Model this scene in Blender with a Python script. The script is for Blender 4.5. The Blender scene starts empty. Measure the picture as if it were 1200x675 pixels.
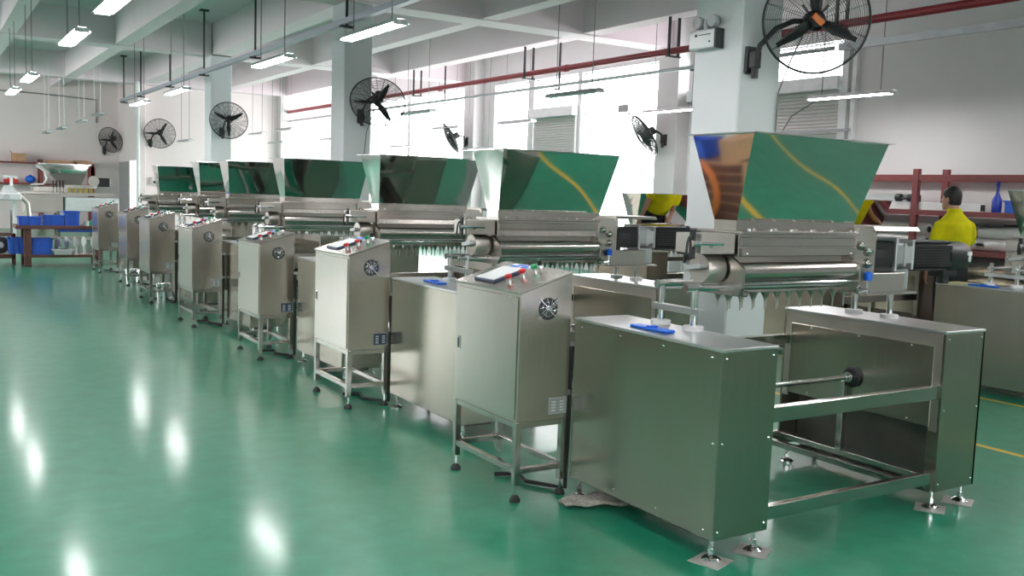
import bpy, bmesh, math, random
from mathutils import Vector, Matrix

random.seed(7)
SC = bpy.context.scene
COL = SC.collection
PI = math.pi

# ------------------------------------------------------------------ camera
F_PX, YAW, PITCH, ROLL, EYE = 1110.8, math.radians(32.153), math.radians(5.682), math.radians(1.980), 1.65
def cam_axes():
    cy, sy, cp, sp = math.cos(YAW), math.sin(YAW), math.cos(PITCH), math.sin(PITCH)
    fwd = Vector((sy*cp, cy*cp, -sp)); right = Vector((cy, -sy, 0)); up = right.cross(fwd)
    cr, sr = math.cos(ROLL), math.sin(ROLL)
    return cr*right + sr*up, -sr*right + cr*up, fwd
R_, U_, W_ = cam_axes()
cd = bpy.data.cameras.new('camera'); cam = bpy.data.objects.new('camera', cd); COL.objects.link(cam)
m = Matrix((R_, U_, -W_)).transposed().to_4x4(); m.translation = Vector((0, 0, EYE)); cam.matrix_world = m
cd.sensor_width = 36.0; cd.lens = F_PX/1200*36.0; cd.clip_start = 0.05; cd.clip_end = 200
SC.camera = cam

# ------------------------------------------------------------------ materials
def new_mat(name):
    mt = bpy.data.materials.new(name); mt.use_nodes = True
    nt = mt.node_tree; b = nt.nodes['Principled BSDF']
    return mt, nt, b
def noise(nt, scale, detail=3, vec=None, stretch=None):
    tc = nt.nodes.new('ShaderNodeTexCoord'); n = nt.nodes.new('ShaderNodeTexNoise')
    n.inputs['Scale'].default_value = scale; n.inputs['Detail'].default_value = detail
    if stretch:
        mp = nt.nodes.new('ShaderNodeMapping'); mp.inputs['Scale'].default_value = stretch
        nt.links.new(tc.outputs['Object'], mp.inputs['Vector']); nt.links.new(mp.outputs['Vector'], n.inputs['Vector'])
    else:
        nt.links.new(tc.outputs['Object'], n.inputs['Vector'])
    return n
def ramp(nt, src, stops):
    r = nt.nodes.new('ShaderNodeValToRGB'); nt.links.new(src, r.inputs['Fac'])
    el = r.color_ramp.elements
    while len(el) < len(stops): el.new(0.5)
    for e, (p, c) in zip(el, stops):
        e.position = p; e.color = (c, c, c, 1) if isinstance(c, (int, float)) else (*c, 1)
    return r
def maprange(nt, src, lo, hi):
    r = nt.nodes.new('ShaderNodeMapRange'); nt.links.new(src, r.inputs['Value'])
    r.inputs['From Min'].default_value = 0.3; r.inputs['From Max'].default_value = 0.7
    r.inputs['To Min'].default_value = lo; r.inputs['To Max'].default_value = hi
    return r
def bump(nt, b, src, strength, dist):
    bp = nt.nodes.new('ShaderNodeBump'); bp.inputs['Strength'].default_value = strength; bp.inputs['Distance'].default_value = dist
    nt.links.new(src, bp.inputs['Height']); nt.links.new(bp.outputs['Normal'], b.inputs['Normal'])
def paint(name, col, rough=0.5, metal=0.0, var=0.06, scale=6.0, spec=0.5, rvar=0.08):
    mt, nt, b = new_mat(name)
    n = noise(nt, scale)
    r = ramp(nt, n.outputs['Fac'], [(0.3, tuple(c*(1-var) for c in col)), (0.7, tuple(min(1, c*(1+var)) for c in col))])
    nt.links.new(r.outputs['Color'], b.inputs['Base Color'])
    rr = maprange(nt, n.outputs['Fac'], max(0.02, rough-rvar), rough+rvar); nt.links.new(rr.outputs['Result'], b.inputs['Roughness'])
    b.inputs['Metallic'].default_value = metal; b.inputs['Specular IOR Level'].default_value = spec
    return mt
def steel(name, col, rough, rvar=0.06, stretch=(1, 1, 40), scale=3.0, var=0.05, bmp=0.0):
    mt, nt, b = new_mat(name)
    b.inputs['Metallic'].default_value = 1.0
    n = noise(nt, scale, 4, stretch=stretch)
    r = ramp(nt, n.outputs['Fac'], [(0.3, tuple(c*(1-var) for c in col)), (0.7, tuple(min(1, c*(1+var)) for c in col))])
    nt.links.new(r.outputs['Color'], b.inputs['Base Color'])
    rr = maprange(nt, n.outputs['Fac'], rough-rvar, rough+rvar); nt.links.new(rr.outputs['Result'], b.inputs['Roughness'])
    if bmp: bump(nt, b, n.outputs['Fac'], bmp, 0.01)
    return mt
def emit(name, col, s):
    mt = bpy.data.materials.new(name); mt.use_nodes = True; nt = mt.node_tree; nt.nodes.clear()
    e = nt.nodes.new('ShaderNodeEmission'); o = nt.nodes.new('ShaderNodeOutputMaterial')
    e.inputs['Color'].default_value = (*col, 1); e.inputs['Strength'].default_value = s
    nt.links.new(e.outputs['Emission'], o.inputs['Surface'])
    return mt

M = {}
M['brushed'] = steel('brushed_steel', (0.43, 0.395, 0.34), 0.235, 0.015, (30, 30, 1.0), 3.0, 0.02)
M['cab_steel'] = steel('cabinet_steel', (0.54, 0.50, 0.46), 0.245, 0.015, (30, 30, 1.0), 3.0, 0.02)
M['frame_steel'] = steel('frame_steel', (0.46, 0.45, 0.42), 0.20, 0.02, (1, 1, 1), 2.0, 0.02)
M['mirror'] = steel('mirror_steel', (0.80, 0.79, 0.77), 0.045, 0.012, (1, 1, 1), 2.0, 0.01)
M['chrome'] = steel('chrome', (0.85, 0.85, 0.87), 0.10, 0.03, (1, 1, 1))
M['machined'] = steel('machined_steel', (0.60, 0.555, 0.52), 0.24, 0.02, (1, 12, 12), 2.5, 0.04)
M['plate_steel'] = steel('plate_steel', (0.54, 0.50, 0.465), 0.38, 0.03, (1, 1, 1), 2.0, 0.05)
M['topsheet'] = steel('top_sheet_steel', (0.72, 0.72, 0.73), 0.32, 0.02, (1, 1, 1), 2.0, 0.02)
M['dull_plate'] = paint('dull_plate', (0.42, 0.40, 0.38), 0.5, 0.3, 0.12, 20)
M['alu'] = paint('cast_aluminium', (0.55, 0.56, 0.57), 0.4, 0.7, 0.08, 10)
M['white_plastic'] = paint('white_plastic', (0.82, 0.83, 0.84), 0.4, var=0.02)
M['black'] = paint('black_paint', (0.018, 0.017, 0.02), 0.4, var=0.2)
M['rubber'] = paint('black_rubber', (0.015, 0.015, 0.016), 0.6, var=0.2)
M['motor_black'] = paint('motor_black', (0.012, 0.011, 0.013), 0.42, var=0.25, scale=20)
M['blue'] = paint('blue_plastic', (0.012, 0.14, 0.72), 0.35, var=0.08)
M['bin_blue'] = paint('bin_blue', (0.03, 0.12, 0.62), 0.45, var=0.12)
M['red'] = paint('red_plastic', (0.62, 0.03, 0.03), 0.35)
M['green_btn'] = paint('green_plastic', (0.02, 0.35, 0.14), 0.35)
M['label'] = paint('label_silver', (0.42, 0.43, 0.44), 0.4, 0.4)
M['dark_label'] = paint('label_dark', (0.05, 0.06, 0.12), 0.4)
M['ink'] = paint('ink', (0.03, 0.03, 0.035), 0.6)
M['white_ink'] = paint('white_ink', (0.8, 0.8, 0.8), 0.5)
M['orange'] = paint('orange_badge', (0.75, 0.20, 0.04), 0.4)
M['wall'] = paint('wall_paint', (0.70, 0.685, 0.69), 0.75, var=0.02, scale=1.2)
M['wall_pink'] = paint('wall_back_paint', (0.80, 0.725, 0.72), 0.75, var=0.025, scale=1.0)
M['ceil'] = paint('ceiling_paint', (0.77, 0.68, 0.715), 0.85, var=0.03, scale=0.8)
M['column'] = paint('column_paint', (0.70, 0.72, 0.735), 0.55, var=0.015, scale=1.5)
M['rack_red'] = paint('rack_red', (0.20, 0.045, 0.045), 0.5, var=0.12)
M['pipe_red'] = paint('pipe_red', (0.34, 0.035, 0.05), 0.4, var=0.12, scale=4)
M['grey_pipe'] = paint('galvanised_pipe', (0.55, 0.55, 0.58), 0.4, 0.5, 0.08, 5)
M['tray_grey'] = paint('tray_grey', (0.40, 0.42, 0.48), 0.45, 0.4, 0.06, 5)
M['bench'] = paint('bench_brown', (0.13, 0.045, 0.035), 0.5, var=0.2)
M['white_metal'] = paint('white_enamel', (0.75, 0.76, 0.77), 0.4)
M['lamp_grey'] = paint('lamp_reflector', (0.34, 0.34, 0.36), 0.45, var=0.05)
M['cord'] = paint('cord_grey', (0.20, 0.20, 0.21), 0.6)
M['tube_off'] = paint('lamp_tube_glass', (0.8, 0.8, 0.82), 0.2)
M['tube_on'] = emit('lit_tube', (1.0, 0.985, 0.98), 42.0)
M['shutter'] = paint('shutter_grey', (0.58, 0.57, 0.56), 0.5, var=0.03)
M['door_grey'] = paint('door_grey', (0.34, 0.35, 0.36), 0.5)
M['carton'] = paint('carton', (0.50, 0.29, 0.17), 0.8, var=0.12)
M['film'] = paint('white_film', (0.72, 0.70, 0.68), 0.45, var=0.08, scale=9)
M['sack'] = paint('beige_sack', (0.55, 0.46, 0.34), 0.8, var=0.2, scale=9)
M['rag'] = paint('grey_rag', (0.36, 0.34, 0.30), 0.95, var=0.3, scale=60)
M['skin'] = paint('skin', (0.50, 0.27, 0.19), 0.5, var=0.05)
M['shirt'] = paint('yellow_shirt', (0.74, 0.66, 0.008), 0.8, var=0.10, scale=9, spec=0.2)
M['trousers'] = paint('dark_trousers', (0.02, 0.02, 0.026), 0.85, var=0.2)
M['hair'] = paint('black_hair', (0.006, 0.005, 0.005), 0.55, var=0.3, scale=60)
M['yellowish'] = paint('brass_yellow', (0.42, 0.32, 0.08), 0.4, 0.4)
M['bottle_blue'] = paint('bottle_blue', (0.03, 0.06, 0.45), 0.25)
M['screen'] = paint('screen_film', (0.80, 0.81, 0.82), 0.45, var=0.03)
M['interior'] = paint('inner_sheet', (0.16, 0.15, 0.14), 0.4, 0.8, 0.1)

# floor: green epoxy with two painted yellow lines
def floor_mat():
    mt, nt, b = new_mat('green_epoxy_floor')
    tc = nt.nodes.new('ShaderNodeTexCoord'); sx = nt.nodes.new('ShaderNodeSeparateXYZ'); nt.links.new(tc.outputs['Object'], sx.inputs[0])
    n1 = noise(nt, 0.55, 5); n2 = noise(nt, 7.0, 3)
    mx = nt.nodes.new('ShaderNodeMix'); mx.inputs[0].default_value = 0.55
    nt.links.new(n1.outputs['Fac'], mx.inputs[2]); nt.links.new(n2.outputs['Fac'], mx.inputs[3])
    c = ramp(nt, mx.outputs[0], [(0.30, (0.007, 0.165, 0.092)), (0.5, (0.013, 0.205, 0.120)), (0.70, (0.030, 0.245, 0.155))])
    last = c.outputs['Color']
    wob = noise(nt, 3.0, 2)
    for x0, hw in ((6.306, 0.032), (7.92, 0.030)):
        s = nt.nodes.new('ShaderNodeMath'); s.operation = 'SUBTRACT'; s.inputs[1].default_value = x0; nt.links.new(sx.outputs['X'], s.inputs[0])
        a = nt.nodes.new('ShaderNodeMath'); a.operation = 'ABSOLUTE'; nt.links.new(s.outputs[0], a.inputs[0])
        l = nt.nodes.new('ShaderNodeMath'); l.operation = 'LESS_THAN'; l.inputs[1].default_value = hw; nt.links.new(a.outputs[0], l.inputs[0])
        mm = nt.nodes.new('ShaderNodeMix'); mm.data_type = 'RGBA'
        nt.links.new(l.outputs[0], mm.inputs['Factor']); nt.links.new(last, mm.inputs['A']); mm.inputs['B'].default_value = (0.72, 0.42, 0.02, 1)
        last = mm.outputs['Result']
    nt.links.new(last, b.inputs['Base Color'])
    b.inputs['Roughness'].default_value = 0.36; b.inputs['Specular IOR Level'].default_value = 0.34; b.inputs['Coat Weight'].default_value = 0.48; b.inputs['Coat Roughness'].default_value = 0.13; b.inputs['Coat IOR'].default_value = 1.5
    b.inputs['IOR'].default_value = 1.55
    n3 = noise(nt, 2.5, 3); bump(nt, b, n3.outputs['Fac'], 0.06, 0.05)
    return mt
M['floor'] = floor_mat()
def glass_mat(name, tint, gloss=0.06):
    mt = bpy.data.materials.new(name); mt.use_nodes = True; nt = mt.node_tree; nt.nodes.clear()
    t = nt.nodes.new('ShaderNodeBsdfTransparent'); t.inputs['Color'].default_value = (*tint, 1)
    g = nt.nodes.new('ShaderNodeBsdfGlossy'); g.inputs['Roughness'].default_value = 0.05
    mx = nt.nodes.new('ShaderNodeMixShader'); mx.inputs[0].default_value = gloss
    o = nt.nodes.new('ShaderNodeOutputMaterial')
    nt.links.new(t.outputs[0], mx.inputs[1]); nt.links.new(g.outputs[0], mx.inputs[2]); nt.links.new(mx.outputs[0], o.inputs['Surface'])
    return mt
M['glass'] = glass_mat('window_glass', (0.97, 0.98, 0.98))

# ------------------------------------------------------------------ mesh helpers
class MB:
    def __init__(s): s.bm = bmesh.new()
    def box(s, x0, x1, y0, y1, z0, z1, bev=0.0):
        if x1 < x0: x0, x1 = x1, x0
        if y1 < y0: y0, y1 = y1, y0
        if z1 < z0: z0, z1 = z1, z0
        mt = Matrix.Translation(((x0+x1)/2, (y0+y1)/2, (z0+z1)/2)) @ Matrix.Diagonal((x1-x0, y1-y0, z1-z0, 1))
        r = bmesh.ops.create_cube(s.bm, size=1.0, matrix=mt)
        if bev:
            es = list({e for v in r['verts'] for e in v.link_edges})
            bmesh.ops.bevel(s.bm, geom=es, offset=bev, segments=1, affect='EDGES', profile=0.5)
        return s
    def cyl(s, p0, p1, r0, r1=None, seg=16, caps=True):
        p0, p1 = Vector(p0), Vector(p1); d = p1-p0
        q = d.to_track_quat('Z', 'Y').to_matrix().to_4x4(); q.translation = (p0+p1)/2
        bmesh.ops.create_cone(s.bm, cap_ends=caps, segments=seg, radius1=r0, radius2=r0 if r1 is None else r1, depth=d.length, matrix=q)
        return s
    def sphere(s, c, r, seg=14, sc=(1, 1, 1)):
        mt = Matrix.Translation(c) @ Matrix.Diagonal((sc[0]*r, sc[1]*r, sc[2]*r, 1))
        bmesh.ops.create_uvsphere(s.bm, u_segments=seg, v_segments=max(6, seg*2//3), radius=1.0, matrix=mt)
        return s
    def bar(s, p0, p1, w, h):
        """rectangular bar from p0 to p1 (w across, h up)"""
        p0, p1 = Vector(p0), Vector(p1); d = p1-p0; t = d.normalized()
        side = t.cross(Vector((0, 0, 1)))
        side = side.normalized() if side.length > 1e-4 else Vector((1, 0, 0))
        up = side.cross(t)
        vs = []
        for p in (p0, p1):
            for a, b in ((-1, -1), (1, -1), (1, 1), (-1, 1)):
                vs.append(s.bm.verts.new(p + side*a*w/2 + up*b*h/2))
        for f in ((3, 2, 1, 0), (4, 5, 6, 7), (0, 1, 5, 4), (1, 2, 6, 5), (2, 3, 7, 6), (3, 0, 4, 7)):
            s.bm.faces.new([vs[i] for i in f])
        return s
    def tube(s, pts, r, seg=8, closed=False):
        pts = [Vector(p) for p in pts]; n = len(pts); rings = []
        ref = None
        for i, p in enumerate(pts):
            a = pts[(i-1) % n] if (closed or i > 0) else p
            b = pts[(i+1) % n] if (closed or i < n-1) else p
            t = (b-a).normalized()
            if ref is None:
                ref = t.orthogonal().normalized()
            ref = (ref - t*ref.dot(t)).normalized(); o = t.cross(ref)
            rr = r[i] if isinstance(r, (list, tuple)) else r
            rings.append([s.bm.verts.new(p + (ref*math.cos(2*PI*k/seg) + o*math.sin(2*PI*k/seg))*rr) for k in range(seg)])
        for i in range(n if closed else n-1):
            A, B = rings[i], rings[(i+1) % n]
            for k in range(seg):
                s.bm.faces.new([A[k], A[(k+1) % seg], B[(k+1) % seg], B[k]])
        if not closed:
            s.bm.faces.new(rings[0][::-1]); s.bm.faces.new(rings[-1])
        return s
    def lathe(s, prof, c=(0, 0, 0), seg=20, axis='Z'):
        """prof: [(r, h)] along the axis"""
        c = Vector(c); rings = []
        for r, h in prof:
            ring = []
            for k in range(seg):
                a = 2*PI*k/seg
                x, y = math.cos(a)*max(r, 1e-5), math.sin(a)*max(r, 1e-5)
                v = {'Z': (x, y, h), 'X': (h, x, y), 'Y': (y, h, x)}[axis]
                ring.append(s.bm.verts.new(c + Vector(v)))
            rings.append(ring)
        for A, B in zip(rings, rings[1:]):
            for k in range(seg):
                s.bm.faces.new([A[k], A[(k+1) % seg], B[(k+1) % seg], B[k]])
        s.bm.faces.new(rings[0][::-1]); s.bm.faces.new(rings[-1])
        return s
    def prism(s, poly, axis, a, b):
        """poly: 2D outline; axis X: (y,z), Y: (x,z), Z: (x,y)"""
        f = {'X': lambda p, t: (t, p[0], p[1]), 'Y': lambda p, t: (p[0], t, p[1]), 'Z': lambda p, t: (p[0], p[1], t)}[axis]
        A = [s.bm.verts.new(f(p, a)) for p in poly]; B = [s.bm.verts.new(f(p, b)) for p in poly]
        n = len(poly)
        s.bm.faces.new(A[::-1]); s.bm.faces.new(B)
        for i in range(n): s.bm.faces.new([A[i], A[(i+1) % n], B[(i+1) % n], B[i]])
        return s
    def grid(s, fn, nu, nv):
        V = [[s.bm.verts.new(fn(i/nu, j/nv)) for j in range(nv+1)] for i in range(nu+1)]
        for i in range(nu):
            for j in range(nv):
                s.bm.faces.new([V[i][j], V[i+1][j], V[i+1][j+1], V[i][j+1]])
        return s
    def loft(s, rings, seg=14):
        """rings: (centre, x axis vector, y axis vector)"""
        R = []
        for c, ax, ay in rings:
            c, ax, ay = Vector(c), Vector(ax), Vector(ay)
            R.append([s.bm.verts.new(c + ax*math.cos(2*PI*k/seg) + ay*math.sin(2*PI*k/seg)) for k in range(seg)])
        for A, B in zip(R, R[1:]):
            for k in range(seg): s.bm.faces.new([A[k], A[(k+1) % seg], B[(k+1) % seg], B[k]])
        s.bm.faces.new(R[0][::-1]); s.bm.faces.new(R[-1])
        return s
    def build(s, name, mat, parent=None, loc=(0, 0, 0), rotz=0.0, smooth=None, voxel=0.0):
        bmesh.ops.recalc_face_normals(s.bm, faces=s.bm.faces[:])
        me = bpy.data.meshes.new(name); s.bm.to_mesh(me); s.bm.free()
        o = bpy.data.objects.new(name, me); COL.objects.link(o)
        me.materials.append(M[mat])
        if voxel:
            md = o.modifiers.new('fuse', 'REMESH'); md.mode = 'VOXEL'; md.voxel_size = voxel
            sm = o.modifiers.new('soften', 'SMOOTH'); sm.factor = 0.5; sm.iterations = 4
            dg = bpy.context.evaluated_depsgraph_get()
            nm = bpy.data.meshes.new_from_object(o.evaluated_get(dg)); o.modifiers.clear(); o.data = nm; nm.name = name
            if not nm.materials: nm.materials.append(M[mat])
            me = nm
            for p in me.polygons: p.use_smooth = True
        else:
            ang = math.radians(30 if smooth is None else smooth)
            for p in me.polygons: p.use_smooth = True
            b2 = bmesh.new(); b2.from_mesh(me)
            for e in b2.edges:
                if len(e.link_faces) == 2 and e.calc_face_angle(0) > ang: e.smooth = False
            b2.to_mesh(me); b2.free()
        if parent is not None: o.parent = parent
        o.location = loc; o.rotation_euler = (0, 0, rotz)
        return o
def tag(o, label=None, cat=None, group=None, kind=None):
    if label: o['label'] = label
    if cat: o['category'] = cat
    if group: o['group'] = group
    if kind: o['kind'] = kind
    return o
def thing(name, label, cat, loc=(0, 0, 0), rotz=0.0, group=None):
    o = bpy.data.objects.new(name, None); COL.objects.link(o)
    o.empty_display_size = 0.1; o.location = loc; o.rotation_euler = (0, 0, rotz)
    return tag(o, label, cat, group)
def copy_tree(o, parent=None, skip=()):
    c = o.copy(); COL.objects.link(c); c.parent = parent
    for ch in list(o.children):
        if ch.name.split('.')[0] in skip: continue
        copy_tree(ch, c, skip)
    return c
def struct(o, label, cat='structure'):
    return tag(o, label, cat, kind='structure')
# ------------------------------------------------------------------ room shell
X0, X1, Y0, Y1 = -6.5, 12.7, -6.0, 34.2
ZC, ZB = 5.27, 4.55          # slab and beam undersides
YB = 31.0                    # back wall of the right part
struct(MB().box(X0-.3, X1+.3, Y0-.3, Y1+.3, -.2, 0).build('floor', 'floor'), 'glossy green epoxy floor with two yellow lines', 'floor')
struct(MB().box(X0-.3, X1+.3, Y0-.3, Y1+.3, ZC, ZC+.2).build('ceiling', 'ceil'), 'grey white concrete ceiling slab', 'ceiling')
LOPEN = [(22.8, 30.4, 1.2, 4.4)]  # unseen window opening added on the left to let in more daylight
w = MB(); y = Y0-.3
for a, b, z0, z1 in LOPEN:
    w.box(X0-.3, X0, y, a, 0, ZC).box(X0-.3, X0, a, b, 0, z0).box(X0-.3, X0, a, b, z1, ZC); y = b
w.box(X0-.3, X0, y, Y1+.3, 0, ZC)
struct(w.build('wall_left', 'wall'), 'white wall on the left side of the hall', 'wall')
FOPEN = [(-2.4, -.4, 1.4, 3.6), (2.4, 4.4, 1.4, 3.6), (7.0, 9.0, 1.4, 3.6)]  # unseen openings added behind the camera to light the camera-facing sides
w = MB(); x = X0
for a, b, z0, z1 in FOPEN:
    w.box(x, a, Y0-.3, Y0, 0, ZC).box(a, b, Y0-.3, Y0, 0, z0).box(a, b, Y0-.3, Y0, z1, ZC); x = b
w.box(x, X1, Y0-.3, Y0, 0, ZC)
struct(w.build('wall_front', 'wall'), 'white wall behind the viewer', 'wall')
for i, (a, b, z0, z1) in enumerate(FOPEN):
    f = MB(); t = .05; y0, y1 = Y0-.16, Y0-.10
    f.box(a, b, y0, y1, z0, z0+t).box(a, b, y0, y1, z1-t, z1).box(a, a+t, y0, y1, z0, z1).box(b-t, b, y0, y1, z0, z1).box((a+b)/2-.02, (a+b)/2+.02, y0, y1, z0, z1)
    fr = struct(f.build('window_%d' % (i+21), 'white_metal'), 'unseen framed window added in the wall behind the viewer for extra light', 'window')
    MB().box(a+.02, b-.02, Y0-.132, Y0-.128, z0+.02, z1-.02).build('pane', 'glass', fr)
    pl = bpy.data.lights.new('window_portal', 'AREA'); pl.shape = 'RECTANGLE'; pl.size = b-a; pl.size_y = z1-z0; pl.cycles.is_portal = True
    po = bpy.data.objects.new('window_portal', pl); COL.objects.link(po); po.location = ((a+b)/2, Y0-.09, (z0+z1)/2)
    po.rotation_euler = (PI/2, 0, PI)
wb = MB().box(X0, 5.75, Y1, Y1+.3, 0, ZC)
struct(wb.build('wall_back', 'wall_pink'), 'pinkish white back wall above the red shelf', 'wall')
# block at the back: side wall with doorway, then the wall facing the room
DOOR = (31.12, 32.25, 2.28)
wi = MB().box(5.75, 6.0, DOOR[1], Y1+.3, 0, ZC).box(5.75, 6.0, DOOR[0], DOOR[1], DOOR[2], ZC).box(5.75, 6.0, YB, DOOR[0], 0, ZC).box(6.0, X1, YB, YB+.25, 0, ZC)
struct(wi.build('wall_back_right', 'wall_pink'), 'pinkish wall facing the room with a doorway in its side', 'wall')
struct(MB().box(5.73, 5.75, 32.3, 34.0, 0.02, 2.25).box(5.70, 5.73, 32.38, 32.46, 1.0, 1.15).build('door_1', 'door_grey'), 'dark grey door leaf beside the bright doorway at the back', 'door')

# right wall with window openings: (y0, y1, z0, z1)
OPEN = [(10.35, 13.9, 1.0, 4.3), (14.95, 17.55, .9, 4.4), (17.7, 19.5, .9, 4.4), (19.75, 21.35, .9, 4.4), (22.75, 26.3, .9, 4.45), (26.5, 30.2, .9, 4.45)]
w = MB(); y = Y0
for a, b, z0, z1 in OPEN:
    w.box(X1, X1+.3, y, a, 0, ZC); w.box(X1, X1+.3, a, b, 0, z0); w.box(X1, X1+.3, a, b, z1, ZC); y = b
w.box(X1, X1+.3, y, 31.3, 0, ZC)
struct(w.build('wall_right', 'wall'), 'white wall with tall bright windows on the right', 'wall')
for i, (a, b, z0, z1) in enumerate(OPEN):
    f = MB(); t = .028; x0, x1 = X1+.10, X1+.16
    f.box(x0, x1, a, b, z0, z0+t).box(x0, x1, a, b, z1-t, z1).box(x0, x1, a, a+t, z0, z1).box(x0, x1, b-t, b, z0, z1)
    f.box(x0, x1, a, b, 3.484, 3.50)
    if b-a > 3: f.box(x0, x1, (a+b)/2-.02, (a+b)/2+.02, z0, z1)
    fr = struct(f.build('window_%d' % (i+1), 'white_metal'), 'overexposed framed window in the right wall', 'window')
    MB().box(X1+.128, X1+.132, a+.02, b-.02, z0+.02, z1-.02).build('pane', 'glass', fr)
    pl = bpy.data.lights.new('window_portal', 'AREA'); pl.shape = 'RECTANGLE'; pl.size = b-a; pl.size_y = z1-z0; pl.cycles.is_portal = True
    po = bpy.data.objects.new('window_portal', pl); COL.objects.link(po); po.location = (X1+.09, (a+b)/2, (z0+z1)/2)
    po.rotation_euler = (PI/2, 0, PI/2)
for i, (a, b, z0, z1) in enumerate(LOPEN):
    f = MB(); t = .05; x0, x1 = X0-.16, X0-.10
    f.box(x0, x1, a, b, z0, z0+t).box(x0, x1, a, b, z1-t, z1).box(x0, x1, a, a+t, z0, z1).box(x0, x1, b-t, b, z0, z1)
    for k in range(1, 4): yy = a+(b-a)*k/4; f.box(x0, x1, yy-.02, yy+.02, z0, z1)
    fr = struct(f.build('window_%d' % (i+11), 'white_metal'), 'unseen framed window added in the left wall for extra daylight', 'window')
    MB().box(X0-.132, X0-.128, a+.02, b-.02, z0+.02, z1-.02).build('pane', 'glass', fr)
    pl = bpy.data.lights.new('window_portal', 'AREA'); pl.shape = 'RECTANGLE'; pl.size = b-a; pl.size_y = z1-z0; pl.cycles.is_portal = True
    po = bpy.data.objects.new('window_portal', pl); COL.objects.link(po); po.location = (X0-.09, (a+b)/2, (z0+z1)/2)
    po.rotation_euler = (PI/2, 0, -PI/2)
def shutter(name, label, y0, y1, ztop, zbot, x, header=.22):
    r = thing(name, label, 'shutter', (0, 0, 0), 0, 'roller shutters on the right wall windows')
    s = MB(); z = ztop-.0
    while z > zbot+.04:
        s.prism([(x, z), (x-.018, z-.02), (x-.018, z-.05), (x, z-.06)], 'Y', y0, y1); z -= .0585
    s.build('slat_curtain', 'shutter', r)
    MB().box(x-.16, x+.01, y0-.06, y1+.06, ztop, ztop+header, .01).build('shutter_box', 'white_metal', r)
    for yy in (y0-.05, y1+.01): MB().box(x-.05, x+.01, yy, yy+.04, zbot, ztop).build('guide_rail', 'white_metal', r)
    return r
shutter('roller_shutter', 'closed grey slatted roller shutter behind the nearest big fan', 10.42, 13.85, 3.5, 1.05, X1-.005)
shutter('roller_shutter', 'slatted roller shutter between bright windows above the second hopper', 17.72, 19.45, 3.46, .95, X1-.005)
# frame post and bar beside the near shutter
struct(MB().box(12.60, 12.7, 10.22, 10.34, 1.0, 4.3).box(12.62, 12.7, 10.08, 10.16, 1.0, 4.3).build('trim_1', 'white_metal'), 'white window post at the left edge of the plain right wall', 'trim')

# pilasters and columns
for i, (x0, x1, y0, y1, lab) in enumerate(((12.4, 12.7, 14.0, 14.56, 'wall pilaster seen just left of the nearest column'), (12.4, 12.7, 21.9, 22.44, 'wall pilaster between the bright window bays'), (12.4, 12.7, 30.3, 30.99, 'wall pilaster at the far right corner'), (10.15, 10.5, 30.7, 30.99, 'pilaster on the far pinkish wall'))):
    struct(MB().box(x0, x1, y0, y1, 0, ZC).build('trim_%d' % (i+2), 'wall'), lab, 'pilaster')
CX0, CX1 = 5.75, 6.22
for y0, y1, lab in ((5.75, 6.31, 'nearest white square column carrying the big fan and emergency light'), (14.32, 14.88, 'second white square column with a fan on its front'), (22.37, 22.93, 'third white square column with a fan on its front'), (30.55, 31.0, 'far column at the corner of the back wall')):
    struct(MB().box(CX0, CX1 if y0 < 30 else 5.9, y0, y1, 0, ZC, .012).build('column', 'column' if y0 < 30 else 'wall_pink'), lab, 'column')
# beams
tn = 6
for y0, y1 in ((5.75, 6.31), (14.2, 14.75), (22.37, 22.93), (30.5, 31.0)):
    struct(MB().box(X0, X1, y0, y1, ZB, ZC).build('trim_%d' % tn, 'ceil'), 'concrete cross beam under the ceiling', 'beam'); tn += 1
for x0, x1 in ((-2.9, -2.6), (-.7, -.4), (1.5, 1.8), (3.7, 4.0), (5.78, 6.18), (8.15, 8.45), (10.25, 10.6)):
    b = MB(); ys = [Y0, 5.75, 6.31, 14.2, 14.75, 22.37, 22.93, 30.5, 31.0, Y1]
    for a, c in zip(ys[0::2], ys[1::2]):
        if c <= 31.0 or x0 < 5.7: b.box(x0, x1, a, c, ZB+.02, ZC)
    struct(b.build('trim_%d' % tn, 'ceil'), 'concrete lengthwise beam under the ceiling', 'beam'); tn += 1

# ------------------------------------------------------------------ pipes and tray under the ceiling
def hanger_top(x, y):
    return ZB
r = thing('sprinkler_pipe', 'long red sprinkler pipe running under the ceiling beams on the right', 'pipe', (10.4, 0, 0))
MB().cyl((0, Y0, 4.0), (0, 31.0, 4.06), .055, seg=14).build('pipe', 'pipe_red', r)
for y in (14.9, 20.0): MB().cyl((0, y-.05, 4.03), (0, y+.05, 4.03), .068, seg=14).build('coupling', 'pipe_red', r)
for y in (8.6, 11.9, 16.2, 21.2, 26.0):
    MB().bar((-.10, y, 3.94), (-.10, y, 4.56), .035, .035).bar((.10, y, 3.94), (.10, y, 4.56), .035, .035).box(-.14, .14, y-.03, y+.03, 3.925, 3.95).build('hanger', 'black', r)
r = thing('conduit_pipe', 'thin grey galvanised pipe running below the red pipe', 'pipe', (10.4, 0, 0))
MB().cyl((0, 8.7, 3.725), (0, 31.0, 3.76), .03, seg=10).build('pipe', 'grey_pipe', r)
for y in (11.4, 15.3, 20.0, 25.0): MB().bar((.13, y, 3.68), (.13, y, 4.56), .03, .03).box(-.06, .15, y-.02, y+.02, 3.665, 3.69).build('hanger', 'black', r)
r = thing('cable_tray', 'grey steel cable tray hanging on black rods above the machine row', 'cable tray', (5.2, 0, 0))
MB().box(-.05, .05, 3.0, 30.4, 3.95, 4.03).build('tray', 'tray_grey', r)
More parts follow.
